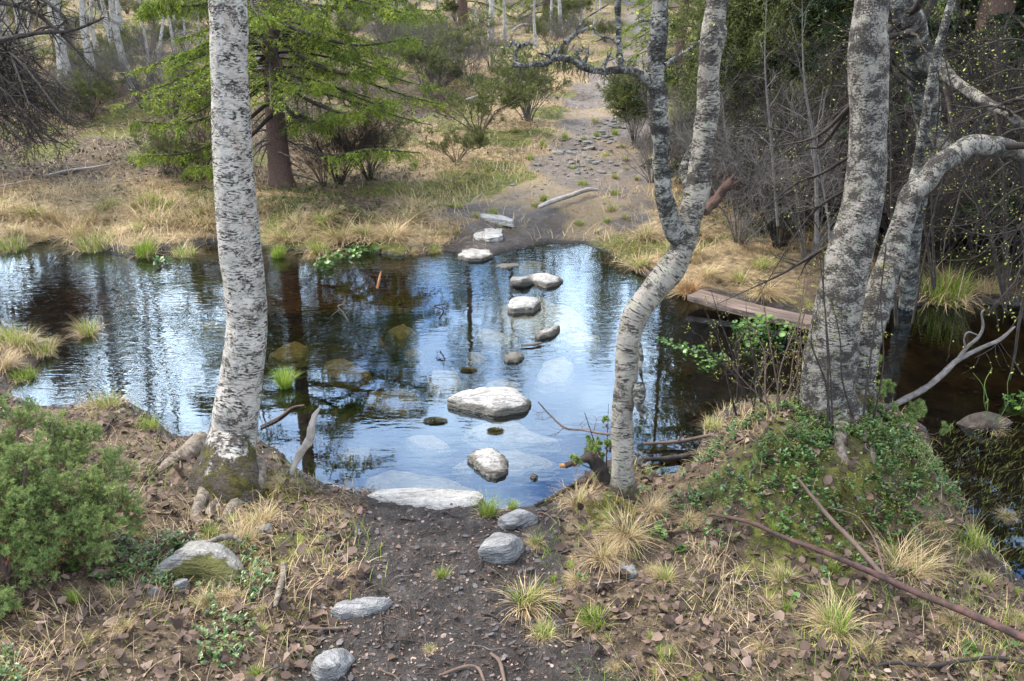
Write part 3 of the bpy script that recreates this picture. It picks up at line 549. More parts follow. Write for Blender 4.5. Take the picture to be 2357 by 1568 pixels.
# --- spruce
def conifer_foliage(b, bt, P, R, n2, L2, n3, L3, nn, seed, droop=.5, nl=.018, nw=.0045, m=0, t0=.12):
    P2, R2 = grow(P, R, n2, L2, 52, t0, 1, 6, .08, (0, 0, -droop), .5, seed=seed, flat=.9, lt=.55, rmin=.002)
    P3, R3 = grow(P2, R2, n3, L3, 42, .1, 1, 4, .1, (0, 0, -droop*.6), .5, seed=seed+1, flat=.6, lt=.4, rmin=.0015)
    tubes(bt, P, R, 6); tubes(bt, P2, R2, 3)
    g = np.random.default_rng(seed+3); rb = np.repeat(np.clip(g.normal(.5, .22, len(P2)), 0, 1), n3)
    needles(b, P3, nn, nl, nw, 48, m, seed+2, .15, rb=rb); needles(b, P2, int(nn*1.3), nl, nw, 55, m, seed+4, .1)
    needles(b, P[:, P.shape[1]//3:], nn*14, nl, nw, 50, m, seed+5)
sb = G(650, 428); sp = thing('spruce_tree', 'bright green spruce with bare brown trunk, boughs hanging beside the pale birch', 'tree', (sb[0], sb[1], sb[2]-.05))
ds_ = sb[1]
pts = wpath([(652, 440, 66, ds_), (645, 395, 54, ds_), (636, 300, 46, ds_), (628, 200, 42, ds_), (620, 100, 40, ds_), (612, 0, 38, ds_)]); x0, y0, z0, r0 = pts[-1]; pts += [(x0, y0, z0+2.2, r0*.7), (x0+.05, y0, z0+4.2, r0*.35), (x0, y0, z0+6, .01)]
QS = trunk_obj(sp, pts, MT['spruce_bark'], 120, 20, .05, 51)
boughs = [[(620, 40, .1), (700, 75, -.4), (820, 105, -.8), (945, 88, -1.)], [(625, 60, 0), (690, 130, -.3), (790, 170, -.7), (885, 150, -.9)], [(620, 0, 0), (740, 15, -.3), (880, 20, -.6), (1000, 25, -.7)], [(620, -40, 0), (720, -30, -.5), (820, 0, -1.), (930, 30, -1.2)],
  [(630, 150, 0), (690, 220, -.4), (800, 262, -.8), (888, 232, -1.1)], [(630, 200, 0), (670, 260, -.5), (720, 285, -.8), (770, 262, -1.)], [(620, 80, 0), (650, 160, -.5), (690, 195, -.9), (740, 190, -1.2)], [(612, -60, 0), (650, -20, -.6), (700, 15, -1.), (740, 45, -1.2)],
  [(615, -30, 0), (580, 0, -.6), (590, 30, -1), (620, 45, -1.2)], [(620, 20, 0), (560, 50, -.3), (480, 95, -.6), (395, 150, -.8)], [(625, 120, 0), (560, 170, -.3), (500, 215, -.6), (430, 235, -.8)], [(630, 180, 0), (530, 250, -.4), (420, 285, -.7), (315, 280, -.9)],
  [(635, 220, 0), (540, 300, -.4), (440, 350, -.7), (320, 360, -.9)], [(615, -20, 0), (520, 0, -.3), (430, 15, -.6), (350, 5, -.8)], [(615, -60, 0), (520, -40, -.4), (420, -20, -.7), (330, 20, -.9)], [(640, 250, 0), (560, 330, -.5), (500, 380, -.8), (450, 385, -1.)],
  [(700, 340, -.6), (760, 360, -.9), (850, 345, -1.1), (965, 352, -1.2)], [(620, -90, 0), (700, -60, -.4), (800, -30, -.8), (880, 5, -1.)]]
for k, bo in enumerate(boughs):
    pp = np.array([PD(a, c, ds_+q) for a, c, q in bo]); Q = spline(np.hstack([pp, np.array([[.022], [.017], [.011], [.004]])]), 14)
    b = Buf(); bt = Buf(); conifer_foliage(b, bt, Q[None, :, :3], Q[None, :, 3], 50, .33, 8, .12, 16, 300+k*7, 1.25, t0=.3)
    o = bt.obj('bough', MT['twig_dark'], sp); n_ = b.obj('needles', MT['spruce_leaf'], None, loc=(sb[0], sb[1], sb[2]-.05)); n_.parent = o; n_.location = (0, 0, 0)
def auto_boughs(P, nb, L_, t0, t1, seed, droop=.8):
    g = np.random.default_rng(seed); out = []; rr = []
    for k in range(nb):
        t = t0+(t1-t0)*(k+.5)/nb; i = min(int(t*(len(P)-1)), len(P)-2); p = P[i, :3]; a = k*2.4+g.normal()*.3; l = L_*(1-.85*(t-t0)/(1.02-t0))*g.uniform(.8, 1.15)
        s = np.linspace(0, 1, 12)[:, None]; h = np.array([math.cos(a), math.sin(a), 0])
        out.append(p+h*l*s+np.array([0, 0, 1.])*(l*(.12*s-droop*.6*s*s+.18*s**4))); rr.append(np.linspace(.012, .003, 12)*(l/L_+.3))
    return np.array(out), np.array(rr)
P_, R_ = auto_boughs(QS, 76, 1.7, .36, .985, 4); b = Buf(); bt = Buf(); conifer_foliage(b, bt, P_, R_, 30, .4, 5, .11, 9, 500, .5, nl=.024, nw=.008)
bt.obj('upper_boughs', MT['twig_dark'], sp); b.obj('crown', MT['spruce_leaf'], sp)
P_, R_ = grow(QS[None, 3:40, :3], QS[None, 3:40, 3], 14, .6, 95, .15, 1, 8, .16, (0, 0, -.5), .12, seed=61, lt=.1); P2, R2 = grow(P_, R_, 7, .25, 50, .2, 1, 5, .25, (0, 0, -.3), .5, seed=62, rmin=.0015); P3, R3 = grow(P2, R2, 5, .1, 50, .2, 1, 4, .3, (0, 0, -.2), .5, seed=63, rmin=.0012)
b = Buf(); tubes(b, P_, R_, 5); tubes(b, P2, R2, 3); tubes(b, P3, R3, 3); b.obj('dead_twigs', MT['twig_grey'], sp)
#PART3
# ------------------------------------------------------------------ stones
def slab(name, label, px, z, th, mat='stone', dome=.012, spread=1.08, seed=0, ledge=.5, cat='stone', group=None, loc=None):
    P = np.array([PZ(a, c, z)[:2] for a, c in px]); c = P.mean(0); Mv = 96
    Pc = np.vstack([P, P[:1]]); s = np.concatenate([[0], np.cumsum(np.linalg.norm(np.diff(Pc, axis=0), axis=1))]); u = np.linspace(0, s[-1], Mv+1)[:-1]
    E = np.stack([np.interp(u, s, Pc[:, 0]), np.interp(u, s, Pc[:, 1])], 1); E = (E*2+np.roll(E, 1, 0)+np.roll(E, -1, 0))/4
    size = np.linalg.norm(P-c, axis=1).mean(); E = E+norm(E-c)*(fbm(E[:, 0]*9/size*.2, E[:, 1]*9/size*.2, s=seed, o=4)*size*.13)[:, None]
    rings = []
    for t in (.0, .12, .25, .4, .55, .7, .82, .91, .96, .99, 1.0):
        q = c+(E-c)*t; zz = z+dome*(1-t**2.2)-dome*.6*t**8+.35*dome*fbm(q[:, 0]*7+seed, q[:, 1]*7, s=seed, o=4)+.5*dome*np.floor(1.5*fbm(q[:, 0]*4+seed, q[:, 1]*4, s=seed+3, o=2))*.5
        rings.append(np.column_stack([q, zz]))
    ns = 9
    for k in range(1, ns+1):
        f = k/ns; lf = f+ledge*.12*np.sin(f*14+seed); q = c+(E-c)*(1+(spread-1)*lf); q = q+norm(E-c)*(.02*size*fbm(E[:, 0]*12, E[:, 1]*12, np.full(Mv, f*6), s=seed+7, o=3))[:, None]
        rings.append(np.column_stack([q, rings[10][:, 2]-th*f]))
    V = np.concatenate(rings); i = np.arange(len(rings)-1)[:, None]*Mv; j = np.arange(Mv)[None]; F = np.stack([i+j, i+Mv+j, i+Mv+(j+1) % Mv, i+(j+1) % Mv], -1).reshape(-1, 4)
    b = Buf(); b.add(V, F); o = b.obj(name, MT[mat], None, loc=(c[0], c[1], z)); return tag(o, label, cat, group)
def rock_mesh(name, rx, ry, rz, seed, mat, sub=4, planes=15, rough=.03):
    import bmesh
    bm_ = bmesh.new(); bmesh.ops.create_icosphere(bm_, subdivisions=sub, radius=1); V = np.array([v.co[:] for v in bm_.verts]); F = np.array([[v.index for v in f.verts] for f in bm_.faces]); bm_.free()
    g = np.random.default_rng(seed); Nn = norm(g.normal(size=(planes, 3))); Nn[0] = (0, .1, 1); dd = g.uniform(.72, 1., planes); dd[0] = .8
    c = V@norm(Nn).T; r = np.where(c > .05, dd/np.maximum(c, .05), 9).min(1); r = np.minimum(r, 1.25)
    V = V*r[:, None]*(1+rough*2*fbm(V[:, 0]*2+seed, V[:, 1]*2, V[:, 2]*3, s=seed, o=5))[:, None]*np.array([rx, ry, rz]); b = Buf(); b.add(V, F); return b.mesh(name, MT[mat], True)
def rock(name, label, px, py, wpx, asp, hh, seed, mat='stone', z=None, rz=0, cat='stone', group=None, sink=.35):
    p = G(px, py) if z is None else PZ(px, py, z); rx = WR(p, wpx); o = bpy.data.objects.new(name, rock_mesh(name, rx, rx*asp, hh, seed, mat)); COL.objects.link(o)
    o.location = (p[0], p[1]+rx*asp*.3, p[2]+hh*(1-2*sink)*.5); o.rotation_euler = (0, 0, rz); return tag(o, label, cat, group)
SG = 'stepping stones across the stream'
slab('stepping_stone', 'largest flat white stone standing clear of the water in mid stream', [(1030, 914), (1052, 900), (1090, 890), (1180, 888), (1196, 897), (1230, 913), (1208, 926), (1178, 936), (1140, 940), (1108, 930), (1062, 922)], 0.045, .14, 'stone_pale', .022, 1.1, 1, group=SG)
slab('stepping_stone', 'blocky pale stone just above a broad sunken slab', [(1166, 700), (1172, 688), (1200, 683), (1241, 685), (1243, 692), (1226, 704), (1180, 708)], .045, .12, 'stone_pale', .018, 1.1, 2, group=SG)
slab('stepping_stone', 'oval pale stone farthest out in the row beside a round dark one', [(1203, 632), (1222, 626), (1264, 627), (1290, 640), (1285, 648), (1258, 654), (1228, 645)], .028, .1, 'stone_pale', .018, 1.1, 3, group=SG)
rock('stepping_stone', 'round dark wet stone touching the oval pale one', 1200, 657, 44, .9, .06, 4, 'stone_dark', z=.0, group=SG)
slab('stepping_stone', 'narrow wedge stone tilting out of the riffle', [(1229, 766), (1262, 757), (1288, 748), (1284, 758), (1262, 768), (1238, 774)], .028, .09, 'stone', .014, 1.1, 5, group=SG)
slab('stepping_stone', 'small low grey stone below the riffle', [(1155, 823), (1170, 810), (1200, 810), (1206, 817), (1190, 828), (1165, 828)], .018, .08, 'stone', .01, 1.1, 6, group=SG)
slab('stepping_stone', 'thin grey stone barely breaking the surface near the far bank', [(1138, 613), (1150, 607), (1190, 604), (1193, 610), (1165, 616)], .01, .06, 'stone', .006, 1, 7, group=SG)
slab('stepping_stone', 'low pale slab where the far path enters the water', [(1055, 586), (1065, 574), (1090, 570), (1125, 575), (1132, 583), (1110, 592), (1080, 592)], .035, .1, 'stone_pale', .01, 1, 8, group=SG)
slab('path_stone', 'bright white slab in the mud above the far waterline', [(1085, 540), (1105, 527), (1095, 520), (1115, 513), (1140, 513), (1165, 525), (1155, 540), (1125, 549)], H(-.13, 7.4)+.008, .05, 'stone_pale', .01, 1.05, 9)
slab('path_stone', 'long thin pale slab behind the bright white one on the far path', [(1098, 493), (1115, 490), (1150, 495), (1183, 503), (1180, 508), (1150, 504), (1115, 499)], H(-.13, 7.9)+.004, .05, 'stone_pale', .008, 1.05, 10)
slab('stepping_stone', 'white stone nearest the close bank, its right side running under water', [(1073, 1044), (1092, 1032), (1130, 1030), (1158, 1040), (1168, 1055), (1160, 1075), (1145, 1088), (1120, 1080), (1088, 1060)], .034, .13, 'stone_pale', .016, 1.1, 11, group=SG)
slab('flat_rock', 'wide white slab half buried in mud at the close waterline', [(835, 1138), (870, 1128), (950, 1122), (1050, 1122), (1105, 1128), (1113, 1140), (1085, 1158), (1020, 1175), (960, 1168), (905, 1158), (870, 1150)], .045, .14, 'stone', .012, 1.06, 12)
slab('sunken_stone', 'broad pale slab under water behind the wide white waterline slab', [(815, 1140), (835, 1105), (905, 1080), (980, 1090), (1050, 1110), (1112, 1128), (1100, 1150)], -.02, .12, 'stone_sunk_pale', .008, 1.05, 13)
rock('rock', 'low grey rock beside green grass at the close waterline', 1188, 1206, 84, .62, .045, 22, 'stone_dry', rz=.3)
rock('rock', 'angular grey boulder with a moss patch at the right edge of the close path', 1146, 1284, 106, .85, .07, 31, 'stone_dry', rz=.5)
slab('rock', 'flat pale stone lying in the left half of the muddy path', [(757, 1402), (775, 1385), (815, 1376), (838, 1372), (872, 1370), (892, 1378), (880, 1395), (845, 1408), (800, 1412)], H(-.42, 2.15)+.02, .05, 'stone_dry', .012, 1.02, 14)
rock('rock', 'long grey rock at the bottom edge of the photo', 766, 1555, 76, 1.15, .06, 15, 'stone_dry', rz=-.5)
rz_ = G(455, 1300)[2]; slab('rock', 'large low lichen-grey rock with a root across it below the pale birch', [(340, 1308), (372, 1286), (410, 1268), (440, 1250), (470, 1244), (505, 1258), (555, 1272), (568, 1296), (548, 1326), (500, 1330), (455, 1312), (400, 1306), (360, 1314)], rz_+.035, .08, 'stone_moss', .035, 1.12, 52)
rock('rock', 'small white knob of rock in dry grass right of the pale birch roots', 606, 1232, 42, .9, .035, 18, 'stone_dry')
slab('rock', 'small grey slab in dry grass below the mossy root ridge', [(1418, 1300), (1428, 1294), (1462, 1300), (1466, 1318), (1456, 1326), (1432, 1314)], H(.42, 2.35)+.015, .03, 'stone_dry', .006, 1.02, 19)
rock('rock', 'small half buried grey rock among fallen leaves under the root rock', 412, 1358, 44, .6, .03, 20, 'stone_dry', rz=.3)
rock('rock', 'smaller of the two grey rocks in the leaves left of the path', 352, 1368, 24, 1, .02, 21, 'stone_dry')
rock('stone', 'little dark wet stone alone in the water near the close bank', 1228, 1100, 16, .8, .018, 23, 'stone_dark', z=0)
sk = [([(620, 815), (650, 790), (680, 783), (712, 800), (700, 820), (655, 826)], -.035, 'stone_sunk', 'olive sunken stone left of the bright grass tuft, farther out'), ([(737, 850), (750, 828), (790, 820), (830, 838), (852, 857), (820, 872), (770, 868)], -.03, 'stone_sunk', 'broad yellowish stone just under the surface right of the bright grass tuft'),
  ([(850, 925), (860, 900), (910, 893), (950, 905), (965, 930), (930, 948), (880, 945)], -.03, 'stone_sunk', 'olive stone under the dark reflections left of the largest white stone'), ([(1078, 985), (1110, 968), (1180, 970), (1225, 990), (1290, 1010), (1260, 1022), (1170, 1018), (1110, 1002)], -.03, 'stone_sunk_pale', 'long pale slab under water in front of the largest white stone'),
  ([(1060, 1065), (1150, 1040), (1210, 1036), (1278, 1060), (1240, 1080), (1180, 1095), (1110, 1092)], -.03, 'stone_sunk_pale', 'pale sunken slab carrying the nearest white stone'), ([(1165, 700), (1240, 680), (1330, 720), (1340, 750), (1250, 770), (1180, 750), (1160, 725)], -.03, 'stone_sunk_pale', 'broadest pale slab under the riffle beside the blocky stone'),
  ([(1040, 1075), (1070, 1055), (1100, 1070), (1085, 1092)], -.03, 'stone_sunk_pale', 'small pale sunken stone left of the nearest white stone'), ([(938, 1010), (960, 998), (1000, 1004), (1040, 1030), (1020, 1040), (970, 1030)], -.05, 'stone_sunk_pale', 'pale pointed sunken stone left of the moss clump in clear water'),
  ([(1072, 830), (1080, 810), (1112, 808), (1122, 822), (1105, 836)], -.012, 'stone_sunk_pale', 'round pale sunken stone left of the small low grey stone'), ([(1235, 870), (1250, 830), (1300, 815), (1318, 840), (1300, 870), (1260, 878)], -.03, 'stone_sunk_pale', 'pale sunken stone below the wedge stone, to its right'),
  ([(1090, 770), (1110, 755), (1150, 760), (1190, 775), (1160, 795), (1110, 790)], -.03, 'stone_sunk_pale', 'pale sunken stone above the round pale one'), ([(985, 870), (1000, 850), (1050, 848), (1062, 870), (1050, 900), (1000, 905)], -.05, 'stone_sunk_pale', 'bluish sunken stone left of the row and above the largest white stone'),
  ([(1120, 880), (1160, 868), (1200, 880), (1190, 900), (1140, 905)], -.03, 'stone_sunk_pale', 'sunken stone directly above the largest white stone'), ([(770, 1045), (800, 1028), (850, 1030), (845, 1052), (800, 1066)], -.04, 'stone_sunk', 'dim brown sunken stone near the leaning driftwood'),
  ([(928, 815), (950, 800), (975, 810), (960, 826)], -.03, 'stone_sunk', 'small olive sunken stone among dark reflections in mid pool'), ([(1290, 775), (1330, 760), (1380, 772), (1370, 790), (1320, 796)], -.03, 'stone_sunk_pale', 'pale sunken stone right of the wedge stone'),
  ([(1180, 620), (1210, 600), (1260, 605), (1240, 622)], -.03, 'stone_sunk', 'dim sunken stone behind the oval pale stone'), ([(460, 745), (500, 738), (520, 752), (470, 760)], -.05, 'stone_sunk', 'dim sunken stone close left of the pale birch trunk'), ([(890, 760), (930, 745), (960, 765), (920, 780)], -.06, 'stone_sunk', 'dim sunken stone in the dark middle of the pool')]
for k, (px, z, mt_, lab) in enumerate(sk): slab("sunken_stone", lab, px, z, .05, mt_, .012, 1.1, 60+k, cat='stone', group='stones under water')
pv = [rock_mesh('pebble', 1, g.uniform(.6, .95), g.uniform(.3, .55), 900+k, 'stone_dry' if k % 3 == 0 else 'stone_pale', 3) for k, g in enumerate([np.random.default_rng(q) for q in range(7)])]
g = np.random.default_rng(77)
def pebbles(lst, name, label, cat, group):
    for px, py, wp in lst:
        p = G(px, py); r = WR(p, wp); o = bpy.data.objects.new(name, pv[g.integers(7)]); COL.objects.link(o); o.location = (p[0], p[1], p[2]+r*.12); o.rotation_euler = (g.normal()*.1, g.normal()*.1, g.uniform(0, 6.28)); o.scale = (r, r, r); tag(o, label, cat, group)
pl = [(1283, 354, 26), (1296, 349, 14), (1350, 330, 20), (1325, 385, 22), (1180, 427, 14), (1268, 368, 12), (1345, 362, 12)]
for k in range(150):
    t = g.random(); cx_ = np.interp(t, [0, .3, .6, 1], [1395, 1375, 1345, 1330]); pl.append((cx_+g.normal()*(30+24*t), 275+125*t**.9, g.uniform(5, 12)+12*g.random()**4))
for k in range(26): pl.append((g.uniform(1130, 1440), g.uniform(375, 470), g.uniform(4, 11)))
for k in range(12): pl.append((g.uniform(1290, 1450), g.uniform(180, 280), g.uniform(4, 9)))
pebbles(pl, 'path_pebble', 'small pale stone bedded in the far path beyond the water', 'stone', 'small stones in the far path')
pebbles([(g.uniform(680, 1330), 1568-(1568-1200)*g.random()**1.3, g.uniform(4, 14)) for k in range(34)], 'pebble', 'tiny grey pebble in the mud of the close path', 'stone', 'pebbles in the close muddy path')
# ------------------------------------------------------------------ sticks
def stick(name, label, cat, lst, mat, widths, lift=.0, branches=(), seed=0, S=10, rough=.08, air=None, group=None, mat_b=None, twn=0):
    """lst: pixels on the ground; air: distances y for points off the ground"""
    def conv(l, w_, a=None, lf=0.):
        o = []
        for k, (px, py) in enumerate(l):
            if a is None or a[k] is None: p = G(px, py); r = WR(p, w_[k]); p = p+np.array([0, 0, r*.6+(lift if np.isscalar(lift) else lift[k])+lf])
            else: p = PD(px, py, a[k]); r = WR(p, w_[k])
            o.append((*p, r))
        return o
    Q = spline(conv(lst, widths, air), 20*len(lst)); loc = tuple(Q[0, :3]); root = bpy.data.objects.new(name, None) if branches else None
    b = Buf(); tubes(b, Q[:, :3], Q[:, 3], S, rough=rough, seed=seed, cap=True)
    if twn:
        P2, R2 = grow(Q[None, :, :3], Q[None, :, 3], twn, .12, 50, .2, 1, 5, .25, (0, 0, .1), .45, seed=seed+2, rmin=.0012); tubes(b, P2, R2, 4)
        P3, R3 = grow(P2, R2, 4, .06, 50, .3, 1, 4, .25, (0, 0, .1), .6, seed=seed+3, rmin=.001); tubes(b, P3, R3, 3)
    if not branches: return tag(b.obj(name, MT[mat], None, loc=loc), label, cat, group)
    COL.objects.link(root); root.location = loc; tag(root, label, cat, group); b.obj('main_stem', MT[mat], root)
    for k, (l, w_, a) in enumerate(branches):
        q = spline(conv(l, w_, a), 16*len(l)); b = Buf(); tubes(b, q[:, :3], q[:, 3], S, rough=rough, seed=seed+k+1, cap=True); b.obj('side_branch', MT[mat_b or mat], root)
    return root
stick('fallen_branch', 'long reddish fallen branch running from the mound foot to the bottom right corner', 'branch', [(1635, 1214), (1720, 1240), (1790, 1266), (1870, 1296), (1990, 1348), (2100, 1398), (2200, 1440), (2356, 1512), (2500, 1590)], 'twig_red', [8, 9, 11, 12, 15, 16, 18, 21, 23], lift=[.05, .06, .05, .05, .05, .05, .05, .05, .04],
      branches=[([(2028, 1362), (1960, 1290), (1905, 1225), (1868, 1180), (1830, 1130)], [12, 11, 10, 9, 5], None), ([(2030, 1360), (2010, 1290), (1990, 1245), (1960, 1215), (1900, 1198)], [6, 5, 4, 3.5, 3], None)], seed=3, mat_b='twig_brown')
stick('stick', 'thin dark curved stick under the red branch in the bottom right corner', 'stick', [(2010, 1548), (2060, 1541), (2140, 1548), (2230, 1533), (2300, 1530), (2370, 1545)], 'twig_dark', [5, 9, 10, 9, 9, 6], .02, seed=5, twn=3)
stick('stick', 'short straight dark stick on the muddy path, left side', 'stick', [(683, 1448), (720, 1452), (800, 1450)], 'twig_brown', [7, 8, 7], .004, seed=6)
stick('stick', 'short thick pale stick standing out of the leaves left of the path', 'stick', [(655, 1310), (650, 1345), (640, 1380), (634, 1406)], 'root', [16, 16, 14, 9], .01, seed=7)
stick('stick', 'dark forked root end at the bottom of the muddy path', 'root', [(1130, 1510), (1150, 1530), (1162, 1580)], 'twig_brown', [7, 9, 8], .006, seed=8)
stick('stick', 'curved dark root at the bottom edge left of the forked one', 'root', [(1010, 1560), (1070, 1540), (1100, 1545), (1115, 1575)], 'twig_brown', [6, 8, 8, 6], .006, seed=9)
dy = G(668, 1092)[1]
stick('driftwood', 'bleached twisted driftwood stick leaning up from the bank beside the pale birch', 'stick', [(668, 1092), (690, 1045), (712, 1012), (716, 985), (724, 958), (736, 938)], 'dead_grey', [13, 17, 20, 16, 13, 5], air=[dy, dy-.0, dy-.02, dy-.04, dy-.05, dy-.06], seed=10, rough=.16)
ey = 2.95
stick('dead_branch', 'grey forked dead branch reaching up over the dark water from the mound', 'branch', [(2005, 955), (2060, 930), (2130, 893), (2170, 860), (2205, 828), (2260, 800), (2300, 782), (2335, 752)], 'twig_grey', [12, 14, 14, 13, 12, 9, 9, 4], air=[ey, ey, ey+.03, ey+.05, ey+.08, ey+.1, ey+.12, ey+.15], seed=11, rough=.15,
      branches=[([(2200, 832), (2225, 800), (2252, 775), (2262, 750), (2258, 722), (2266, 712)], [9, 8, 7, 6, 4, 3], [ey+.08, ey+.08, ey+.08, ey+.08, ey+.08, ey+.08]), ([(2222, 802), (2218, 780), (2228, 765), (2250, 772)], [5, 4, 4, 3], [ey+.08]*4)])
stick('dead_branch', 'grey stub branch rising against the back of the twin trunks', 'branch', [(1985, 830), (1998, 770), (2015, 730), (2025, 700), (2030, 682)], 'twig_grey', [12, 13, 12, 10, 8], air=[3.2]*5, seed=12, rough=.15)
stick('stick', 'thin brown stick poking over the water left of the mound', 'stick', [(1482, 1032), (1560, 1028), (1640, 1012)], 'twig_brown', [6, 9, 8], .02, seed=13, twn=3)
stick('stick', 'dark wet stick in the water below the thin brown one', 'stick', [(1478, 1062), (1550, 1060), (1615, 1048)], 'twig_dark', [8, 14, 10], .004, seed=14, twn=3)
stick('stick', 'dark branched stick lying in the water off the close bank', 'stick', [(1232, 1168), (1270, 1150), (1320, 1122), (1370, 1108)], 'twig_dark', [8, 9, 9, 6], .006, seed=15, twn=5)
stick('stick', 'reddish splintered log end sticking out of the thicket behind the crooked birch', 'log', [(1622, 488), (1648, 458), (1680, 420)], 'broken', [22, 24, 20], air=[5.2, 5.3, 5.4], seed=16, rough=.4, branches=[([(1672, 428), (1684, 410), (1692, 400)], [9, 7, 2], [5.4]*3), ([(1664, 434), (1668, 410), (1670, 396)], [9, 7, 2], [5.41]*3), ([(1680, 430), (1694, 420), (1706, 414)], [8, 6, 2], [5.39]*3)])
stick('stick', 'short dark stick across the riffle below the wedge stone', 'stick', [(1198, 800), (1225, 798), (1245, 794)], 'twig_brown', [3, 5, 6], .008, seed=17)
stick('stake', 'small orange splinter of wood standing in the far dark water', 'stick', [(868, 664), (872, 645), (877, 624)], 'orange_wood', [5, 6, 2], air=[5.35, 5.37, 5.4], seed=18)
stick('log', 'low pale root log along the grassy hump beside the far path', 'log', [(1238, 492), (1270, 480), (1310, 466), (1350, 452), (1375, 450)], 'dead_grey', [8, 12, 10, 10, 6], .05, seed=19)
stick('stick', 'long pale stick on the straw slope left of the pale birch', 'stick', [(112, 408), (160, 398), (210, 392), (252, 384)], 'dead_grey', [4, 5, 5, 3], .02, seed=20, twn=3)
stick('stick', 'short pale stick at the left edge of the straw slope', 'stick', [(-10, 436), (40, 428), (70, 420)], 'dead_grey', [4, 5, 3], .02, seed=21)
stick('stick', 'pale fallen branch on the hillside right of the spruce', 'stick', [(1070, 240), (1100, 232), (1140, 228)], 'dead_grey', [4, 7, 4], .05, seed=22, twn=4)
stick('stick', 'bent dead stick lying under the birches at the far end', 'stick', [(1175, 85), (1200, 70), (1225, 68)], 'dead_grey', [5, 6, 3], .1, seed=23, twn=5)
stick('dead_branch', 'thin bare juniper branch reaching over the water from the crooked birch', 'branch', [(1408, 1000), (1380, 997), (1340, 990), (1300, 985), (1265, 955), (1238, 925)], 'twig_brown', [7, 6, 5, 5, 4, 3], air=[2.95, 3.0, 3.05, 3.05, 3.08, 3.1], seed=24, twn=5)
stick('stick', 'thin twig sticking out of the water in the middle of the pool', 'stick', [(1010, 735), (1020, 715), (1000, 705), (1025, 700)], 'twig_dark', [3, 3, 3, 2], air=[4.9, 4.9, 4.95, 4.9], seed=25, twn=6)
stick('stick', 'pale dead twig in the dark water right of the pale birch', 'stick', [(800, 738), (790, 720), (778, 705), (795, 700)], 'twig_grey', [4, 4, 3, 2], air=[4.9]*4, seed=26, twn=6)
stick('stick', 'dark stick lying in shallow water left of the driftwood', 'stick', [(600, 985), (640, 965), (672, 942), (700, 935)], 'twig_brown', [5, 6, 5, 3], .004, seed=27)
stick('root', 'grey root lying over the low rock below the pale birch', 'root', [(452, 1305), (478, 1290), (510, 1275), (540, 1270), (560, 1282)], 'root', [8, 12, 14, 13, 8], .055, seed=28, rough=.15)
stick('stick', 'dark twig on the small grassy point left of the pale birch', 'stick', [(205, 1010), (240, 1000), (258, 975), (275, 962)], 'twig_dark', [3, 6, 6, 4], .01, seed=29, twn=3)
g = np.random.default_rng(5); zone_list = [(650, 1250, 1180, 1560), (1250, 2300, 1330, 1560), (100, 640, 1200, 1560), (200, 420, 1000, 1200), (1650, 2050, 1040, 1200)]
for k in range(90):
    z_ = zone_list[min(int(g.random()*5.6), 4) if k % 3 else 0]; px, py = g.uniform(z_[0], z_[1]), g.uniform(z_[2], z_[3]); a = g.uniform(0, 6.28); l = g.uniform(25, 90)
    ps = [(px+math.cos(a)*l*t+g.normal()*4, py+math.sin(a)*l*t*.6+g.normal()*3) for t in (0, .35, .7, 1)]
    stick('twig', 'thin bare twig lying among the fallen leaves of the close bank', 'twig', ps, ['twig_dark', 'twig_brown', 'twig_grey'][k % 3], [g.uniform(2, 5)]*3+[1.5], .006, seed=100+k, S=5, group='twigs scattered on the close bank')
# plank bridge
p0, p1 = PZ(1597, 672, .09), PZ(1905, 742, .07); dv = norm(p1-p0); sd = np.cross(dv, [0, 0, 1]); b = Buf(); K = 40; wv_ = .095; th = .035
cr_ = []
for k in range(K):
    t = k/(K-1); c = p0+(p1-p0)*t; c[2] -= .02*math.sin(t*3.1); n_ = .004*float(vn(t*9, .3)); e0 = .004*float(vn(t*25, 3.3)); e1 = .004*float(vn(t*25, 7.3))
    cr_.append([c+sd*(wv_+e0)+[0, 0, -th], c+sd*(wv_+e0), c+sd*(wv_*.4)+[0, 0, n_], c-sd*(wv_*.4)+[0, 0, n_+.002], c-sd*(wv_+e1), c-sd*(wv_+e1)+[0, 0, -th]])
V = np.array(cr_); i = (np.arange(K-1)[:, None]*6); j = np.arange(6)[None]; F = np.stack([i+j, i+(j+1) % 6, i+6+(j+1) % 6, i+6+j], -1).reshape(-1, 4)
bc = V.copy().reshape(-1, 3)-p0; bc = np.stack([bc@sd*1.0, V.reshape(-1, 3)[:, 2], bc@dv], 1); b.add(V.reshape(-1, 3), F, 0, .5, bc); b.add(V[0], [[0, 1, 4, 5], [1, 2, 3, 4]], 0, .5, bc[:6]); b.add(V[-1], [[5, 4, 1, 0], [4, 3, 2, 1]], 0, .5, bc[-6:])
tag(b.obj('plank', MT['plank'], None, loc=tuple(p0), smooth=False), 'weathered brown plank laid along the water to the leaning birch', 'plank')
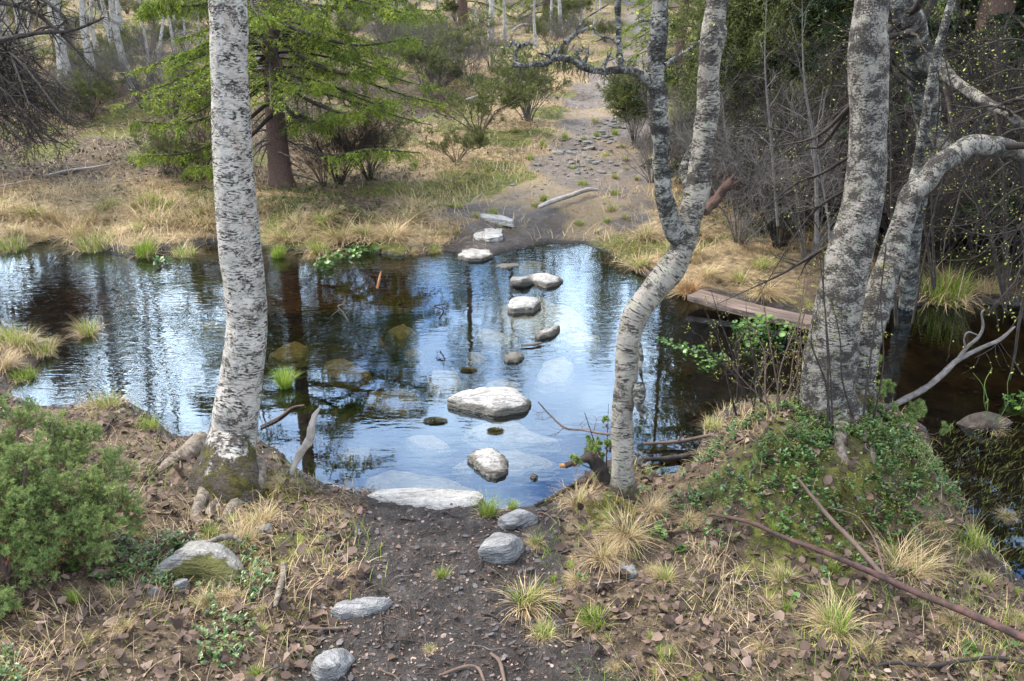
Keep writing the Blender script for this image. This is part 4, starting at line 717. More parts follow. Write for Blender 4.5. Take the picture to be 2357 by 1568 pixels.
# ------------------------------------------------------------------ tussocks
def tussock_mesh(nd, ng, l, seed, lean=.9, upright=False, mats=('dry', 'green'), rad=.05):
    g = np.random.default_rng(seed); b = Buf(); bias = g.uniform(0, 6.28)
    for n, m in ((nd, 0), (ng, 1)):
        if not n: continue
        r = rad*np.sqrt(g.random(n)); a = g.uniform(0, 6.28, n); p = np.stack([r*np.cos(a), r*np.sin(a), np.zeros(n)-.005], 1); az = np.where(g.random(n) < .55, a+g.normal(size=n)*.8, bias+g.normal(size=n)*.7)
        if m == 0: th = g.uniform(.1, 1.2, n)*lean; ka = g.uniform(.5, 2.6, n)*lean; ll = l*g.uniform(.25, 1.2, n)
        else: th = g.uniform(0, .45, n); ka = g.uniform(.1, 1.1, n); ll = l*g.uniform(.45, .95, n)*(1 if upright else .85)
        blades(b, p, az, th, ka, ll, .0032*g.uniform(.6, 1.2, n), 5, m, g.random(n), floor=-.004)
    return b.mesh('grass_tussock', [MT[mats[0]], MT[mats[1]]], True)
TM = {'dry': [tussock_mesh(420, 25, .3, 1), tussock_mesh(380, 40, .26, 2), tussock_mesh(460, 10, .32, 3), tussock_mesh(400, 30, .28, 21, rad=.09)], 'mix': [tussock_mesh(260, 150, .22, 4), tussock_mesh(240, 190, .2, 5, rad=.08), tussock_mesh(300, 120, .24, 22, 1.1), tussock_mesh(220, 160, .2, 23, rad=.1)], 'green': [tussock_mesh(40, 260, .16, 6), tussock_mesh(60, 240, .15, 24, rad=.08), tussock_mesh(70, 230, .18, 7, upright=True)],
      'bright': [tussock_mesh(0, 420, .15, 8, upright=True, rad=.035)], 'rust': [tussock_mesh(420, 10, .28, 9, mats=('rust', 'green'))]}
g = np.random.default_rng(13)
def tuss(px, py, wp, kind, label, group=None):
    p = G(px, py); k = g.integers(len(TM[kind])); sc = WR(p, wp)/.19/({'green': .62, 'bright': .55, 'mix': .85}.get(kind, 1)); o = bpy.data.objects.new('grass_tussock', TM[kind][k]); COL.objects.link(o); o.location = p-np.array([0, 0, .002])
    o.rotation_euler = (0, 0, g.uniform(0, 6.28)); o.scale = (sc, sc, sc*g.uniform(.85, 1.1)); return tag(o, label, 'grass tussock', group)
for a in [(222, 572, 125, 'mix', 'broad tussock on the far waterline left of the pale birch, green topped and straw skirted'), (335, 590, 95, 'green', 'bright green tuft in the water between two straw tussocks, far left bank'), (425, 588, 80, 'mix', 'small green and straw tuft in the water just left of the pale birch trunk'), (28, 575, 100, 'mix', 'shaggy half green tussock at the left edge of the far waterline'), (92, 553, 70, 'dry', 'small straw tussock beside the shaggy one at the far left waterline'),
  (640, 592, 70, 'green', 'sparse green tuft at the far waterline just right of the pale birch trunk'), (735, 585, 115, 'mix', 'straw and green tussock at the waterline below the spruce'), (950, 585, 50, 'dry', 'small straw tuft on the waterline left of the far landing slab'), (1000, 580, 50, 'mix', 'small greenish tuft next to the far landing slab'),
  (205, 772, 95, 'mix', 'flat grassy tuft alone in the bright water at left'), (657, 890, 92, 'bright', 'vivid green fan of grass standing in dark water right of the pale birch'), (243, 935, 105, 'mix', 'straw and green tussock on the tip of the grassy point'), (338, 985, 75, 'green', 'green tuft on the bank between the grassy point and the pale birch'),
  (55, 800, 120, 'mix', 'mossy tussock on the small spit at the left edge'), (10, 850, 90, 'dry', 'straw tuft at the left edge below the mossy spit tussock'), (95, 812, 95, 'mix', 'greenish tuft on the outer tip of the mossy spit'), (15, 790, 120, 'mix', 'ragged tuft cut by the left edge on the mossy spit'), (55, 870, 80, 'green', 'low green tuft at the root of the mossy spit'), (2275, 990, 70, 'mix', 'drowned straw tuft on the hummock in the right pool'), (1590, 672, 90, 'rust', 'rusty orange tussock at the end of the plank'), (2170, 690, 200, 'mix', 'large drooping tussock on the dark far bank right of the twin trunks'),
  (1122, 1185, 90, 'green', 'green tuft between the waterline slab and the low grey rock'), (1180, 1172, 45, 'green', 'sparse green tuft behind the low grey rock'), (1210, 1390, 150, 'mix', 'pale wide tussock on the right edge of the muddy path'), (1250, 1462, 85, 'mix', 'small pale tuft just below the wide one on the path edge'), (1370, 1440, 120, 'green', 'fresh green tussock right of the small pale tuft'),
  (1920, 1450, 165, 'mix', 'large green and straw tussock below the red fallen branch'), (2080, 1320, 170, 'dry', 'long straw tussock above the red fallen branch where it forks'), (2225, 1250, 95, 'green', 'spiky green tuft at the edge of the dark right pool'), (2265, 1345, 80, 'mix', 'small ragged tuft below the spiky one by the dark pool'), (1500, 1180, 90, 'dry', 'straw tuft hanging right of the crooked birch base'),
  (1335, 1165, 120, 'dry', 'straw tussock left of the crooked birch base'), (1440, 1240, 130, 'dry', 'straw tussock draped over the mossy root ridge'), (1385, 1290, 110, 'dry', 'straw tussock at the foot of the mossy root ridge'), (1530, 1335, 90, 'mix', 'green tipped tuft right of the small grey slab'), (600, 1205, 110, 'dry', 'straw tussock between the pale birch root and the white rock knob'), (650, 1120, 70, 'dry', 'straw tuft at the foot of the driftwood'),
  (560, 1245, 110, 'dry', 'flattened straw tuft above the root-crossed rock'), (2000, 1500, 80, 'dry', 'straw tuft between the large tussock and the thin dark stick'), (1640, 985, 70, 'mix', 'small tuft on the mound edge left of the twin trunks'), (1800, 1340, 90, 'mix', 'grass tuft above the large tussock along the red branch')]: tuss(*a)
G1 = 'straw tussocks along the far bank'
for k in range(58):
    px = g.choice([g.uniform(0, 500), g.uniform(590, 960), g.uniform(1420, 1950), g.uniform(1990, 2340)], p=[.42, .22, .26, .1]); lo = 470 if px < 1000 else (530 if px < 1600 else 570); hi = 558 if px < 960 else (620 if px < 1560 else 680)
    tuss(px, g.uniform(lo, hi), g.uniform(90, 150), 'dry' if g.random() < .7 else 'mix', 'one of many bleached straw tussocks crowding the far bank', G1).scale[2] *= g.uniform(.45, .75)
for k in range(70):
    px, py = g.uniform(0, 2356), g.uniform(1180, 1560)
    if 680 < px < 1230 and g.random() < .75: continue
    tuss(px, py, g.uniform(25, 70), ['green', 'mix', 'dry'][g.integers(3)], 'small grass tuft growing through the fallen leaves of the close bank', 'small grass tufts on the close bank')
for k in range(60):
    px, py = g.uniform(900, 1480), g.uniform(270, 545); tuss(px, py, g.uniform(14, 40), ['green', 'mix'][g.integers(2)], 'low grass tuft on or beside the far path', 'low tufts around the far path')
# marsh plants
def leafy_clump(name, label, cat, lst, seed, r=.02, hgt=.07, mat='herb', n=45, z=None):
    g = np.random.default_rng(seed); b = Buf(); bs = Buf(); c0 = None
    for px, py, wp in lst:
        p = G(px, py) if z is None else PZ(px, py, z); R_ = WR(p, wp); c0 = p if c0 is None else c0; m = int(n*wp/100)+4
        rr = R_*np.sqrt(g.random(m)); a = g.uniform(0, 6.28, m); base = np.stack([p[0]+rr*.8*np.cos(a), p[1]+rr*.8*np.sin(a), np.full(m, p[2]-.01)], 1); top = base+np.stack([np.cos(a)*rr*.3, np.sin(a)*rr*.3, hgt*g.uniform(.35, 1.1, m)], 1)
        tubes(bs, np.stack([base, (base+top)/2+g.normal(size=(m, 3))*.004, top], 1), np.full((m, 3), .0014), 3)
        nr_ = norm(np.array([0, 0, 1.])+g.normal(size=(m, 3))*.38); u_ = norm(np.cross(nr_, g.normal(size=(m, 3)))); v_ = np.cross(nr_, u_); q = .78*r*g.uniform(.5, 1.3, m)[:, None]
        ang = np.linspace(.35, 2*math.pi-.35, 9); ring = [top+q*(u_*math.cos(t)+v_*math.sin(t))+nr_*q*.22 for t in ang]; V = np.stack([top]+ring, 1).reshape(-1, 3); i = np.arange(m)[:, None]*10
        b.add(V, np.concatenate([i+np.array([[0, k, k+1]]) for k in range(1, 9)]), 0, np.repeat(g.random(m), 10), V)
    t = thing(name, label, cat, c0); bs.obj('stalks', MT['herb'], t); b.obj('leaves', MT[mat], t, smooth=True); return t
leafy_clump('marsh_plant', 'wide patch of round green leaves floating at the far waterline below the spruce', 'water plant', [(760, 605, 55), (800, 592, 80), (845, 582, 70), (745, 618, 40)], 1, .022)
leafy_clump('marsh_plant', 'round leaved plants thinly spread on the dark water left of the mound', 'water plant', [(1560, 800, 60), (1600, 815, 70), (1640, 830, 60), (1530, 790, 40), (1625, 850, 40)], 2, .016, .04, n=26)
leafy_clump('marsh_plant', 'dense green leafy clump by the water just left of the twin trunks', 'water plant', [(1710, 770, 60), (1750, 760, 70), (1790, 775, 80), (1730, 795, 50)], 3, .02, .09)
leafy_clump('marsh_plant', 'small bright leafy clump at the right edge over black water', 'water plant', [(2335, 935, 50), (2360, 925, 40)], 4, .016, .05)
leafy_clump('marsh_plant', 'tiny leafy clump in the water by the green tuft, far left bank', 'water plant', [(378, 606, 30), (362, 612, 20)], 5, .022, .06)
leafy_clump('herb', 'lobed bright green herb beside the crooked birch root ridge', 'plant', [(1510, 1235, 50), (1560, 1265, 30)], 6, .014, .03, n=24); leafy_clump('herb', 'lobed green herbs left of the mossy root ridge', 'plant', [(1340, 1325, 36), (1300, 1330, 24)], 7, .012, .02, n=24)
leafy_clump('herb', 'green lobed herb under the big red branch by the mound', 'plant', [(1805, 1200, 30), (1900, 1330, 26), (1830, 1385, 24)], 8, .012, .03, n=26)
leafy_clump('herb', 'small green plant at the right of the pale birch base', 'plant', [(592, 925, 24)], 9, .014, .04, n=30); leafy_clump('herb', 'herbs in the bottom right corner below the dark curved stick', 'plant', [(2230, 1500, 40), (2330, 1500, 36), (2200, 1400, 30)], 10, .012, .025, n=26)
# moss clumps in the water
for lab, px, py, wp in (('brown moss clump floating in front of the largest white stone', 1002, 970, 52), ('small brown moss clump on the long sunken slab', 1140, 993, 34), ('low moss clump above the largest white stone', 1078, 853, 36)):
    p = PZ(px, py, 0); r = WR(p, wp); g2 = np.random.default_rng(px); n = 700; a = g2.uniform(0, 6.28, n); q = np.sqrt(g2.random(n)); P = np.stack([p[0]+r*q*np.cos(a), p[1]+r*.5*q*np.sin(a), .002+r*.22*(1-q)*g2.random(n)], 1)
    b = Buf(); blades(b, P, a, g2.uniform(0, 1.2, n), g2.uniform(0, 1, n), np.full(n, .012), np.full(n, .003), 2, 0, g2.random(n)*.4); tag(b.obj('moss_clump', MT['heath'], None, loc=tuple(p)), lab, 'moss clump')
#PART4
# ------------------------------------------------------------------ background trees
def far_birch(seed, hgt=6.5, r=.085, lean=.5, label='', mat='birch_far'):
    g = np.random.default_rng(seed); n = 7; pts = []; x = y = 0.; dx, dy_ = g.normal()*lean*.25, g.normal()*.12
    for k in range(n):
        t = k/(n-1); pts.append((x, y, t*hgt, .68*r*(1-.86*t)+(.02 if k == 0 else 0))); x += dx*hgt/n+g.normal()*.14; y += dy_*hgt/n+g.normal()*.08; dx += g.normal()*.05
    t = thing('birch_tree', label, 'tree', (0, 0, 0)); Q = trunk_obj(t, pts, MT[mat], 70, 14, .08, seed); crown_twigs(t, [Q], MT['twig_grey'], seed+3, 13, 8, 7, 2.1, .22, S=(5, 3, 3), up=.7, nb=1, bl=.02); return t
FB = [far_birch(200, 6.8, .09, .4), far_birch(230, 6., .07, 1.1), far_birch(260, 7.2, .1, .7), far_birch(290, 5.4, .06, .9), far_birch(310, 6.2, .08, -1.2)]
GB = 'birches of the wood beyond the stream'; used = set(); g = np.random.default_rng(31)
def place(protos, k, p, rz, sc, label, cat=None, group=None):
    if k not in used and id(protos) == id(FB): used.add(k); o = protos[k]; o.location = p; o.rotation_euler = (0, 0, rz); o.scale = (sc,)*3
    else: o = dup(protos[k], p, rz, sc)
    o['label'] = label
    if group: o['group'] = group
    return o
bl_ = [(150, 222, 2, 0, 1.1, 'pale curved birch at the top left behind the heap of dead branches'), (222, 215, 0, 1, 1.0, 'second pale birch from the left, beside the curved one'), (268, 140, 3, 2, 1.1, 'slim birch with peeling orange bark, between two leaning birches at left'), (300, 205, 4, 4.9, 1., 'birch leaning right with grey scaly stem, left of the spruce'), (-5, 160, 1, 1, 1.2, 'birch cut by the left edge of the photo above the dead branches'), (45, 190, 3, 1, .8, 'thin pale stem between the left edge and the curved birch'),
       (1128, 105, 0, 2.2, 1.05, 'white birch standing highest left of the far path, thick pale foot'), (1162, 92, 3, 3, 1., 'slim white birch just right of the thick pale footed one'), (1270, 82, 3, .5, .9, 'left of the close pair of thin white birches at the top centre'), (1292, 84, 1, .4, 1., 'right of the close pair of thin white birches at the top centre'), (1010, 42, 1, 1.1, .9, 'pale birch on the slope between the spruce and the far path'), (968, 30, 3, 2.1, 1, 'thin birch near the top behind the spruce boughs'), (1420, 50, 3, 2.1, 1, 'slender birch behind the lichen branch of the crooked birch'), (1365, 80, 3, 4, .7, 'little curved birch left of the far end of the path'), (905, 60, 0, 4, .8, 'white birch seen just over the spruce bough tips')]
for px, py, k, rz, sc, lab in bl_: p = G(px, py); place(FB, k, p-np.array([0, 0, .05]), rz, sc, lab)
for k in range(120):
    y = g.uniform(19, 60) if k < 78 else g.uniform(32, 70); x = g.uniform(-.75, .72)*y
    if abs(x-np.interp(y, [15, 18, 23, 40], [1.75, 2.4, 3.6, 5])) < .9: continue
    place(FB, g.integers(5), (x, y, H(x, y)-.05), g.uniform(0, 6.28), g.uniform(.7, 1.15)*(.68 if -.1 < x/y < .3 and y < 32 else 1), 'one of the bare pale birches crowding the far wood', group=GB)
for k in range(17):
    y = g.uniform(13, 22); x = g.uniform(-.68, -.27)*y; place(FB, g.integers(5), (x, y, H(x, y)-.05), g.uniform(0, 6.28), g.uniform(.55, .85), 'bare pale birch in the loose stand at the far left', group='birches in the left stand')
for k in range(9):
    x = [-9, -6.5, -5.2, -7.8, -4.3, -10.5, -11.5, -6, -8.5][k]; y = [14, 13.2, 16, 17, 15, 12.5, 16, 18.5, 19.5][k]; place(FB, g.integers(5), (x, y, H(x, y)-.05), g.uniform(0, 6.28), g.uniform(.85, 1.1), 'bare pale birch in the loose stand at the far left', group='birches in the left stand')
def far_spruce(seed, hgt, r0, mat, nb=70, L_=1.5, label='', n2=18, n3=4, nn=8, nl=.035, nw=.012):
    t = thing('spruce_tree', label, 'tree', (0, 0, 0)); Q = trunk_obj(t, [(0, 0, 0, r0), (.03, 0, hgt*.3, r0*.75), (0, .03, hgt*.7, r0*.35), (0, 0, hgt, .006)], MT['spruce_bark'], 60, 10, .05, seed)
    P_, R_ = auto_boughs(Q, nb, L_, .05, .985, seed, 1.1); b = Buf(); bt = Buf(); conifer_foliage(b, bt, P_, R_, n2, .42, n3, .14, nn, seed, .7, nl=nl, nw=nw); bt.obj('boughs', MT['twig_dark'], t); b.obj('crown', MT[mat], t); return t
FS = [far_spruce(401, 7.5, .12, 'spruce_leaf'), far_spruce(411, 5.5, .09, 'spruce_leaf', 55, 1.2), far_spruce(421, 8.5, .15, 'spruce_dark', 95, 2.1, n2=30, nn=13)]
usedS = set()
def spr(k, x, y, rz, sc, lab, group=None, z=None):
    p = (x, y, H(x, y)-.05)
    if k not in usedS: usedS.add(k); o = FS[k]; o.location = p; o.rotation_euler = (0, 0, rz); o.scale = (sc,)*3
    else: o = dup(FS[k], p, rz, sc)
    o['label'] = lab
    if group: o['group'] = group
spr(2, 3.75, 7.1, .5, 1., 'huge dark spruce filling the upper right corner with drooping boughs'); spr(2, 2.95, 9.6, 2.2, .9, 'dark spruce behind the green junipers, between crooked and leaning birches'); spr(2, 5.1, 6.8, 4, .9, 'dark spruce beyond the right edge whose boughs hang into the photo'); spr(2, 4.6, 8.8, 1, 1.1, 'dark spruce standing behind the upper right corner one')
for k, (x, y, sc) in enumerate([(2.7, 14.5, .8), (4.6, 13, 1), (6.6, 13.5, 1.1), (1.0, 27, 1.2), (-1.4, 26, 1.2), (-3.5, 24, 1.1), (6.5, 20, 1.2), (-8, 27, 1.2), (-13, 24, 1.3), (3.8, 33, 1.4), (-5, 35, 1.4), (9, 26, 1.4), (0, 38, 1.5), (-16, 33, 1.5), (-10, 38, 1.5), (12, 34, 1.5), (-2.6, 19.5, .7), (-19, 27, 1.4), (16, 24, 1.4), (8.8, 17, 1.3), (5, 45, 1.6), (-3, 48, 1.6), (10, 48, 1.7), (15, 44, 1.7), (-14, 46, 1.7), (-20, 42, 1.6), (-7, 30, 1.2), (3.5, 22, .8), (21, 36, 1.6)]): spr(k % 2, x, y, k*1.3, sc, 'green spruce among the far birches', 'spruces of the far wood')
# ------------------------------------------------------------------ shrubs
def bush(seed, hgt, n0, spread, mat, leaf=None, nn=8, label='', cat='shrub', name='bush', top=.45, n1=7, n2=6, r0=.008, cl=.012, cw=.006, droop=0, wob=.14, n3=0):
    g = np.random.default_rng(seed); a = g.uniform(0, 6.28, n0); s = spread*np.sqrt(g.random(n0)); K = 9; u = np.linspace(0, 1, K)[None, :, None]
    h = np.stack([np.cos(a), np.sin(a), 0*a], 1)[:, None]; base = h*.06*s[:, None, None]/spread; hh = (hgt*g.uniform(.6, 1.1, n0))[:, None, None]
    P = base+h*s[:, None, None]*u**1.1*hgt+np.array([0, 0, 1.])*hh*(u**.85)*(1-.25*s[:, None, None]*u)-np.array([0, 0, 1.])*droop*u**2*hh+np.cumsum(g.normal(size=(n0, K, 3)), 1)*hgt*.018*np.minimum(u*3, 1); R = np.linspace(1, .3, K)[None]*r0*g.uniform(.6, 1.2, (n0, 1))
    t = thing(name, label, cat, (0, 0, 0)); b = Buf(); tubes(b, P, R, 5)
    P2, R2 = grow(P, R, n1, hgt*.42, 38, .25, 1, 6, wob, (0, 0, .35-droop), .5, seed=seed+1, rmin=.0018); tubes(b, P2, R2, 4); P3, R3 = grow(P2, R2, n2, hgt*.2, 40, .2, 1, 4, wob, (0, 0, .2), .55, seed=seed+2, rmin=.0014); tubes(b, P3, R3, 3)
    if n3: P4, R4 = grow(P3, R3, n3, hgt*.1, 40, .2, 1, 3, wob, (0, 0, .1), .6, seed=seed+5, rmin=.001); tubes(b, P4, R4, 3)
    b.obj('stems', MT[mat], t)
    if leaf:
        b = Buf(); g2 = np.random.default_rng(seed+9); keep = P3[:, -1, 2] > hgt*top*g2.uniform(.6, 1.2, len(P3)); rb = np.repeat(np.clip(g2.normal(.5, .22, len(P2)), 0, 1), n2)[keep]
        if n3: k4 = np.repeat(keep, n3); needles(b, P4[k4], nn, cl, cw, 50, 0, seed+3, rb=np.repeat(rb, n3))
        needles(b, P3[keep], nn*2, cl, cw, 50, 0, seed+4, rb=rb); b.obj('foliage', MT[leaf], t)
    return t
BJ = [bush(601, .85, 20, .75, 'twig_grey', 'juniper_dull', 12, n3=3, top=.62, cl=.02, cw=.006), bush(611, .75, 16, .9, 'twig_brown', 'juniper_dull', 12, n3=3, top=.5, cl=.02, cw=.006)]
BB = [bush(621, 1., 22, .6, 'twig_grey', n3=3), bush(631, .8, 22, .8, 'twig_brown', n3=3)]
BG = [bush(641, 2.3, 20, .3, 'twig_dark', 'juniper_dull', 13, n1=12, n2=7, n3=4, top=.15, cl=.024, cw=.008), bush(651, 1.5, 20, .4, 'twig_dark', 'juniper_dull', 13, n1=10, n2=7, n3=4, top=.15, cl=.024, cw=.009)]
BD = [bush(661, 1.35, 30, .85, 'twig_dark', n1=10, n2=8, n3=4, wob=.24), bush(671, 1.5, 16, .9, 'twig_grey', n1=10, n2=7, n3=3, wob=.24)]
SHR = {'j': BJ, 'b': BB, 'g': BG, 'd': BD}; first = set()
def shrub(kind, k, px, py, sc, lab, group=None, xy=None):
    p = G(px, py) if xy is None else np.array([xy[0], xy[1], H(*xy)]); o = SHR[kind][k]; rz = g.uniform(0, 6.28)
    if (kind, k) not in first: first.add((kind, k)); o.location = p; o.rotation_euler = (0, 0, rz); o.scale = (sc,)*3
    else: o = dup(o, p, rz, sc)
    o['label'] = lab
    if group: o['group'] = group
for a in [('j', 0, 1215, 278, 1.05, 'grey stemmed juniper bush with dark green top, left of the far path'), ('j', 1, 1100, 310, 1., 'wide low juniper bush left of the one beside the far path'), ('j', 1, 1050, 375, .55, 'small bent juniper twiglet on the straw slope below the wide bush'), ('j', 0, 1050, 180, 1.1, 'green topped juniper high on the slope under the white birches'), ('j', 0, 985, 220, 1., 'juniper bush just beyond the tips of the spruce boughs'), ('b', 0, 1005, 205, 1., 'grey leafless bush between spruce and hillside junipers'), ('b', 0, 900, 190, 1.1, 'grey leafless bush behind the spruce bough tips'),
  ('d', 0, 780, 425, .6, 'dark leafless bush right of the spruce trunk foot'), ('d', 0, 850, 415, .5, 'second dark leafless bush, farther right of the spruce foot'), ('b', 1, 745, 428, .5, 'brown leafless bush touching the spruce trunk foot'), ('j', 1, 430, 415, .6, 'dark green low juniper left of the pale birch at the far bank'), ('j', 0, 380, 400, .5, 'smaller juniper left of the dark green low one'), ('b', 1, 470, 410, .8, 'brown twiggy bush between juniper and pale birch'), ('b', 0, 400, 270, 1.1, 'grey twiggy bush left of the pale birch, upslope'), ('b', 0, 330, 250, .9, 'grey twiggy bush at the foot of the leaning birches'), ('b', 1, 470, 280, 1., 'brown twiggy bush behind the pale birch'), ('b', 0, 200, 260, .8, 'twiggy bush beside the feet of the left birches'),
  ('g', 0, 1760, 470, 1., 'tall green juniper between the crooked birch and the leaning one'), ('g', 0, 1840, 440, 1.05, 'tall green juniper close to the leaning birch trunk'), ('g', 1, 1700, 440, 1.1, 'green juniper just right of the crooked birch stems'), ('g', 1, 1880, 500, .9, 'lower green juniper right behind the leaning birch'), ('g', 1, 1460, 330, .55, 'small green juniper beside the far path behind the crooked birch'), ('g', 0, 2280, 480, .8, 'green juniper in the shade at the right edge'),
  ('d', 1, 1700, 560, .8, 'tangled grey leafless bush behind the crooked birch'), ('d', 0, 1790, 570, .75, 'tangled dark bush above the plank'), ('d', 1, 1860, 600, .75, 'tangled bush touching the leaning birch above the plank'), ('b', 0, 1500, 420, .6, 'grey willow bush left behind the forked stems'), ('b', 1, 1540, 400, .65, 'brown willow bush behind the forked stems'), ('b', 0, 1620, 450, 1., 'grey bush in the fork of the crooked birch'), ('d', 0, 2160, 600, .9, 'black tangled bush behind the arching stem'), ('d', 1, 2250, 580, 1., 'black tangled bush under the arching stem'), ('d', 0, 2330, 600, 1., 'black tangled bush at the right edge above the dark water'), ('d', 0, 2060, 560, .8, 'dark bush between the twin trunks and the arching stem')]: shrub(*a)
for k in range(84):
    y = g.uniform(10, 26); x = g.uniform(-.72, .7)*y
    if k % 3 == 0: x, y = g.uniform(-.62, -.3)*y, g.uniform(11.5, 19)
    if abs(x-np.interp(y, [8.8, 10.6, 15, 18, 23], [.7, 1.1, 1.75, 2.4, 3.6])) < 1.2 or (y < 12 and x < -2.5): continue
    if -.2 < x/y < .3 and k % 2: continue
    kd = 'jjbj'[g.integers(4)]; shrub(kd, g.integers(2), 0, 0, g.uniform(.45, .9), {'j': 'low green and grey juniper bush in the heath on the far slope', 'b': 'leafless grey brown bush in the heath on the far slope'}[kd], 'bushes scattered over the far slope', xy=(x, y))
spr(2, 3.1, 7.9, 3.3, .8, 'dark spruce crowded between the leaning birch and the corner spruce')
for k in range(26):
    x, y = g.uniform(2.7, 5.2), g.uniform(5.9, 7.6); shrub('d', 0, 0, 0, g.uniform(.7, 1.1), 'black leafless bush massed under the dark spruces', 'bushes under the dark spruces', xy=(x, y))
for k in range(110):
    y = g.uniform(14, 34); x = g.uniform(-.66, .62)*y
    if abs(x-np.interp(y, [8.8, 10.6, 15, 18, 23, 40], [.7, 1.1, 1.75, 2.4, 3.6, 5])) < 1.: continue
    kd = 'jbj'[k % 3]; shrub(kd, g.integers(2), 0, 0, g.uniform(.45, .95), {'j': 'low green and grey juniper bush in the heath on the far slope', 'b': 'leafless grey brown bush in the heath on the far slope'}[kd], 'bushes scattered over the far slope', xy=(x, y))
for k in range(60):
    y = g.uniform(18, 34); x = g.uniform(-.62, .62)*y
    if abs(x-np.interp(y, [15, 18, 23, 40], [1.75, 2.4, 3.6, 5])) < 1.3: continue
    place(FB, g.integers(5), (x, y, H(x, y)-.05), g.uniform(0, 6.28), g.uniform(.5, .72), 'one of the bare pale birches crowding the far wood', group=GB)
# heap of dead branches, left
b0 = G(60, 330); t = thing('dead_branch_heap', 'heap of blackish dead spruce branches spilling in from the left edge', 'dead branches', b0); b = Buf(); g2 = np.random.default_rng(6); Ps = []; Rs = []
for k in range(26):
    px0, py0 = g2.uniform(-260, 20), g2.uniform(40, 260); px1, py1 = g2.uniform(40, 190), g2.uniform(200, 345); dd = g2.uniform(8.0, 9.6)
    a_, c_2 = PD(px0, py0, dd+.6), PD(px1, py1, dd-.3); m_ = (a_+c_2)/2+np.array([0, 0, .18]); q = spline([a_, m_, c_2], 14); q[:, 2] = np.maximum(q[:, 2], .25); Ps.append(q); Rs.append(np.linspace(.022, .006, 14))
Ps = np.array(Ps); Rs = np.array(Rs); P2, R2 = grow(Ps, Rs, 26, .55, 45, .1, 1, 6, .16, (0, 0, -.4), .5, seed=71, rmin=.003); P3, R3 = grow(P2, R2, 7, .2, 45, .2, 1, 4, .2, (0, 0, -.2), .5, seed=72, rmin=.002)
tubes(b, Ps, Rs, 6); b.obj('branch', MT['twig_dark'], t); b = Buf(); tubes(b, P2, R2, 4); tubes(b, P3, R3, 3); b.obj('twigs', MT['twig_dark'], t)
# overhanging dead bough from a tree outside the left edge
q0 = PD(-330, 60, 7.6); t = thing('dead_spruce', 'dead lichen-hung bough reaching in at the top left corner of the photo', 'tree', (q0[0], 7.6, H(q0[0], 7.6)))
tb = t.location; trunk_obj(t, [(tb[0], 7.6, tb[2]-.05, .1), (tb[0]+.02, 7.6, 1.5, .09), (tb[0], 7.65, 4.5, .04), (tb[0], 7.6, 6, .01)], MT['spruce_bark'], 60, 12, .06, 80)
Ps = []; Rs = []
for l in ([(-330, 60, 7.6), (-60, 100, 6.4), (0, 92, 6.), (90, 76, 5.8), (160, 72, 5.7), (215, 52, 5.6), (240, 40, 5.6)], [(-330, -30, 7.6), (-50, 0, 6.2), (60, 20, 5.9), (120, 60, 5.8), (170, 110, 5.7), (210, 160, 5.7)], [(-330, -80, 7.6), (-20, -40, 6), (80, -10, 5.8), (140, 30, 5.7), (160, 60, 5.7)]):
    q = spline([PD(*v) for v in l], 30); Ps.append(q); Rs.append(np.linspace(.024, .004, 30))
Ps = np.array(Ps); Rs = np.array(Rs); P2, R2 = grow(Ps, Rs, 26, .32, 55, .25, 1, 6, .2, (0, 0, -.5), .4, seed=81, rmin=.002); P3, R3 = grow(P2, R2, 7, .1, 50, .1, 1, 4, .2, (0, 0, -.6), .5, seed=82, rmin=.0013)
b = Buf(); tubes(b, Ps, Rs, 7, rough=.15); tubes(b, P2, R2, 4); tubes(b, P3, R3, 3); b.obj('bough', MT['twig_dark'], t)
# foreground juniper
def juniper_near(name, label, roots, seed, n1, L1, hgt_):
    g2 = np.random.default_rng(seed); t = thing(name, label, 'shrub', roots[0][0]); P, R = [], []
    for a_, e_, r_ in roots: P.append(spline([a_, a_*.55+e_*.45+np.array([0, 0, -.02]), e_], 14)); R.append(np.linspace(r_, r_*.3, 14))
    P = np.array(P); R = np.array(R); b = Buf(); tubes(b, P, R, 8, rough=.12)
    P2, R2 = grow(P, R, n1, L1, 40, .25, 1, 7, .14, (0, 0, .35), .5, seed=seed, rmin=.0016); P3, R3 = grow(P2, R2, 9, L1*.42, 38, .2, 1, 5, .14, (0, 0, .25), .6, seed=seed+1, rmin=.001); P4, R4 = grow(P3, R3, 6, L1*.2, 38, .2, 1, 4, .12, (0, 0, .2), .6, seed=seed+2, rmin=.0007)
    tubes(b, P2, R2, 5); tubes(b, P3, R3, 4); tubes(b, P4, R4, 3); b.obj('stems', MT['twig_brown'], t); b = Buf(); rb = np.repeat(np.clip(g2.normal(.5, .25, len(P3)), 0, 1), 6)
    needles(b, P4, 22, .0085, .0014, 55, 0, seed+5, rb=rb); needles(b, P3, 30, .0085, .0014, 55, 0, seed+6); b.obj('foliage', MT['juniper'], t)
    k = g2.random(len(P4)) < .06; b = Buf(); needles(b, P4[k]-np.array([0, 0, .03]), 26, .0085, .0016, 60, 0, seed+8); b.obj('brown_foliage', MT['juniper_brown'], t)
q = lambda px, py, d: PD(px, py, d)
jr = G(20, 1330); jr2 = G(60, 1280)
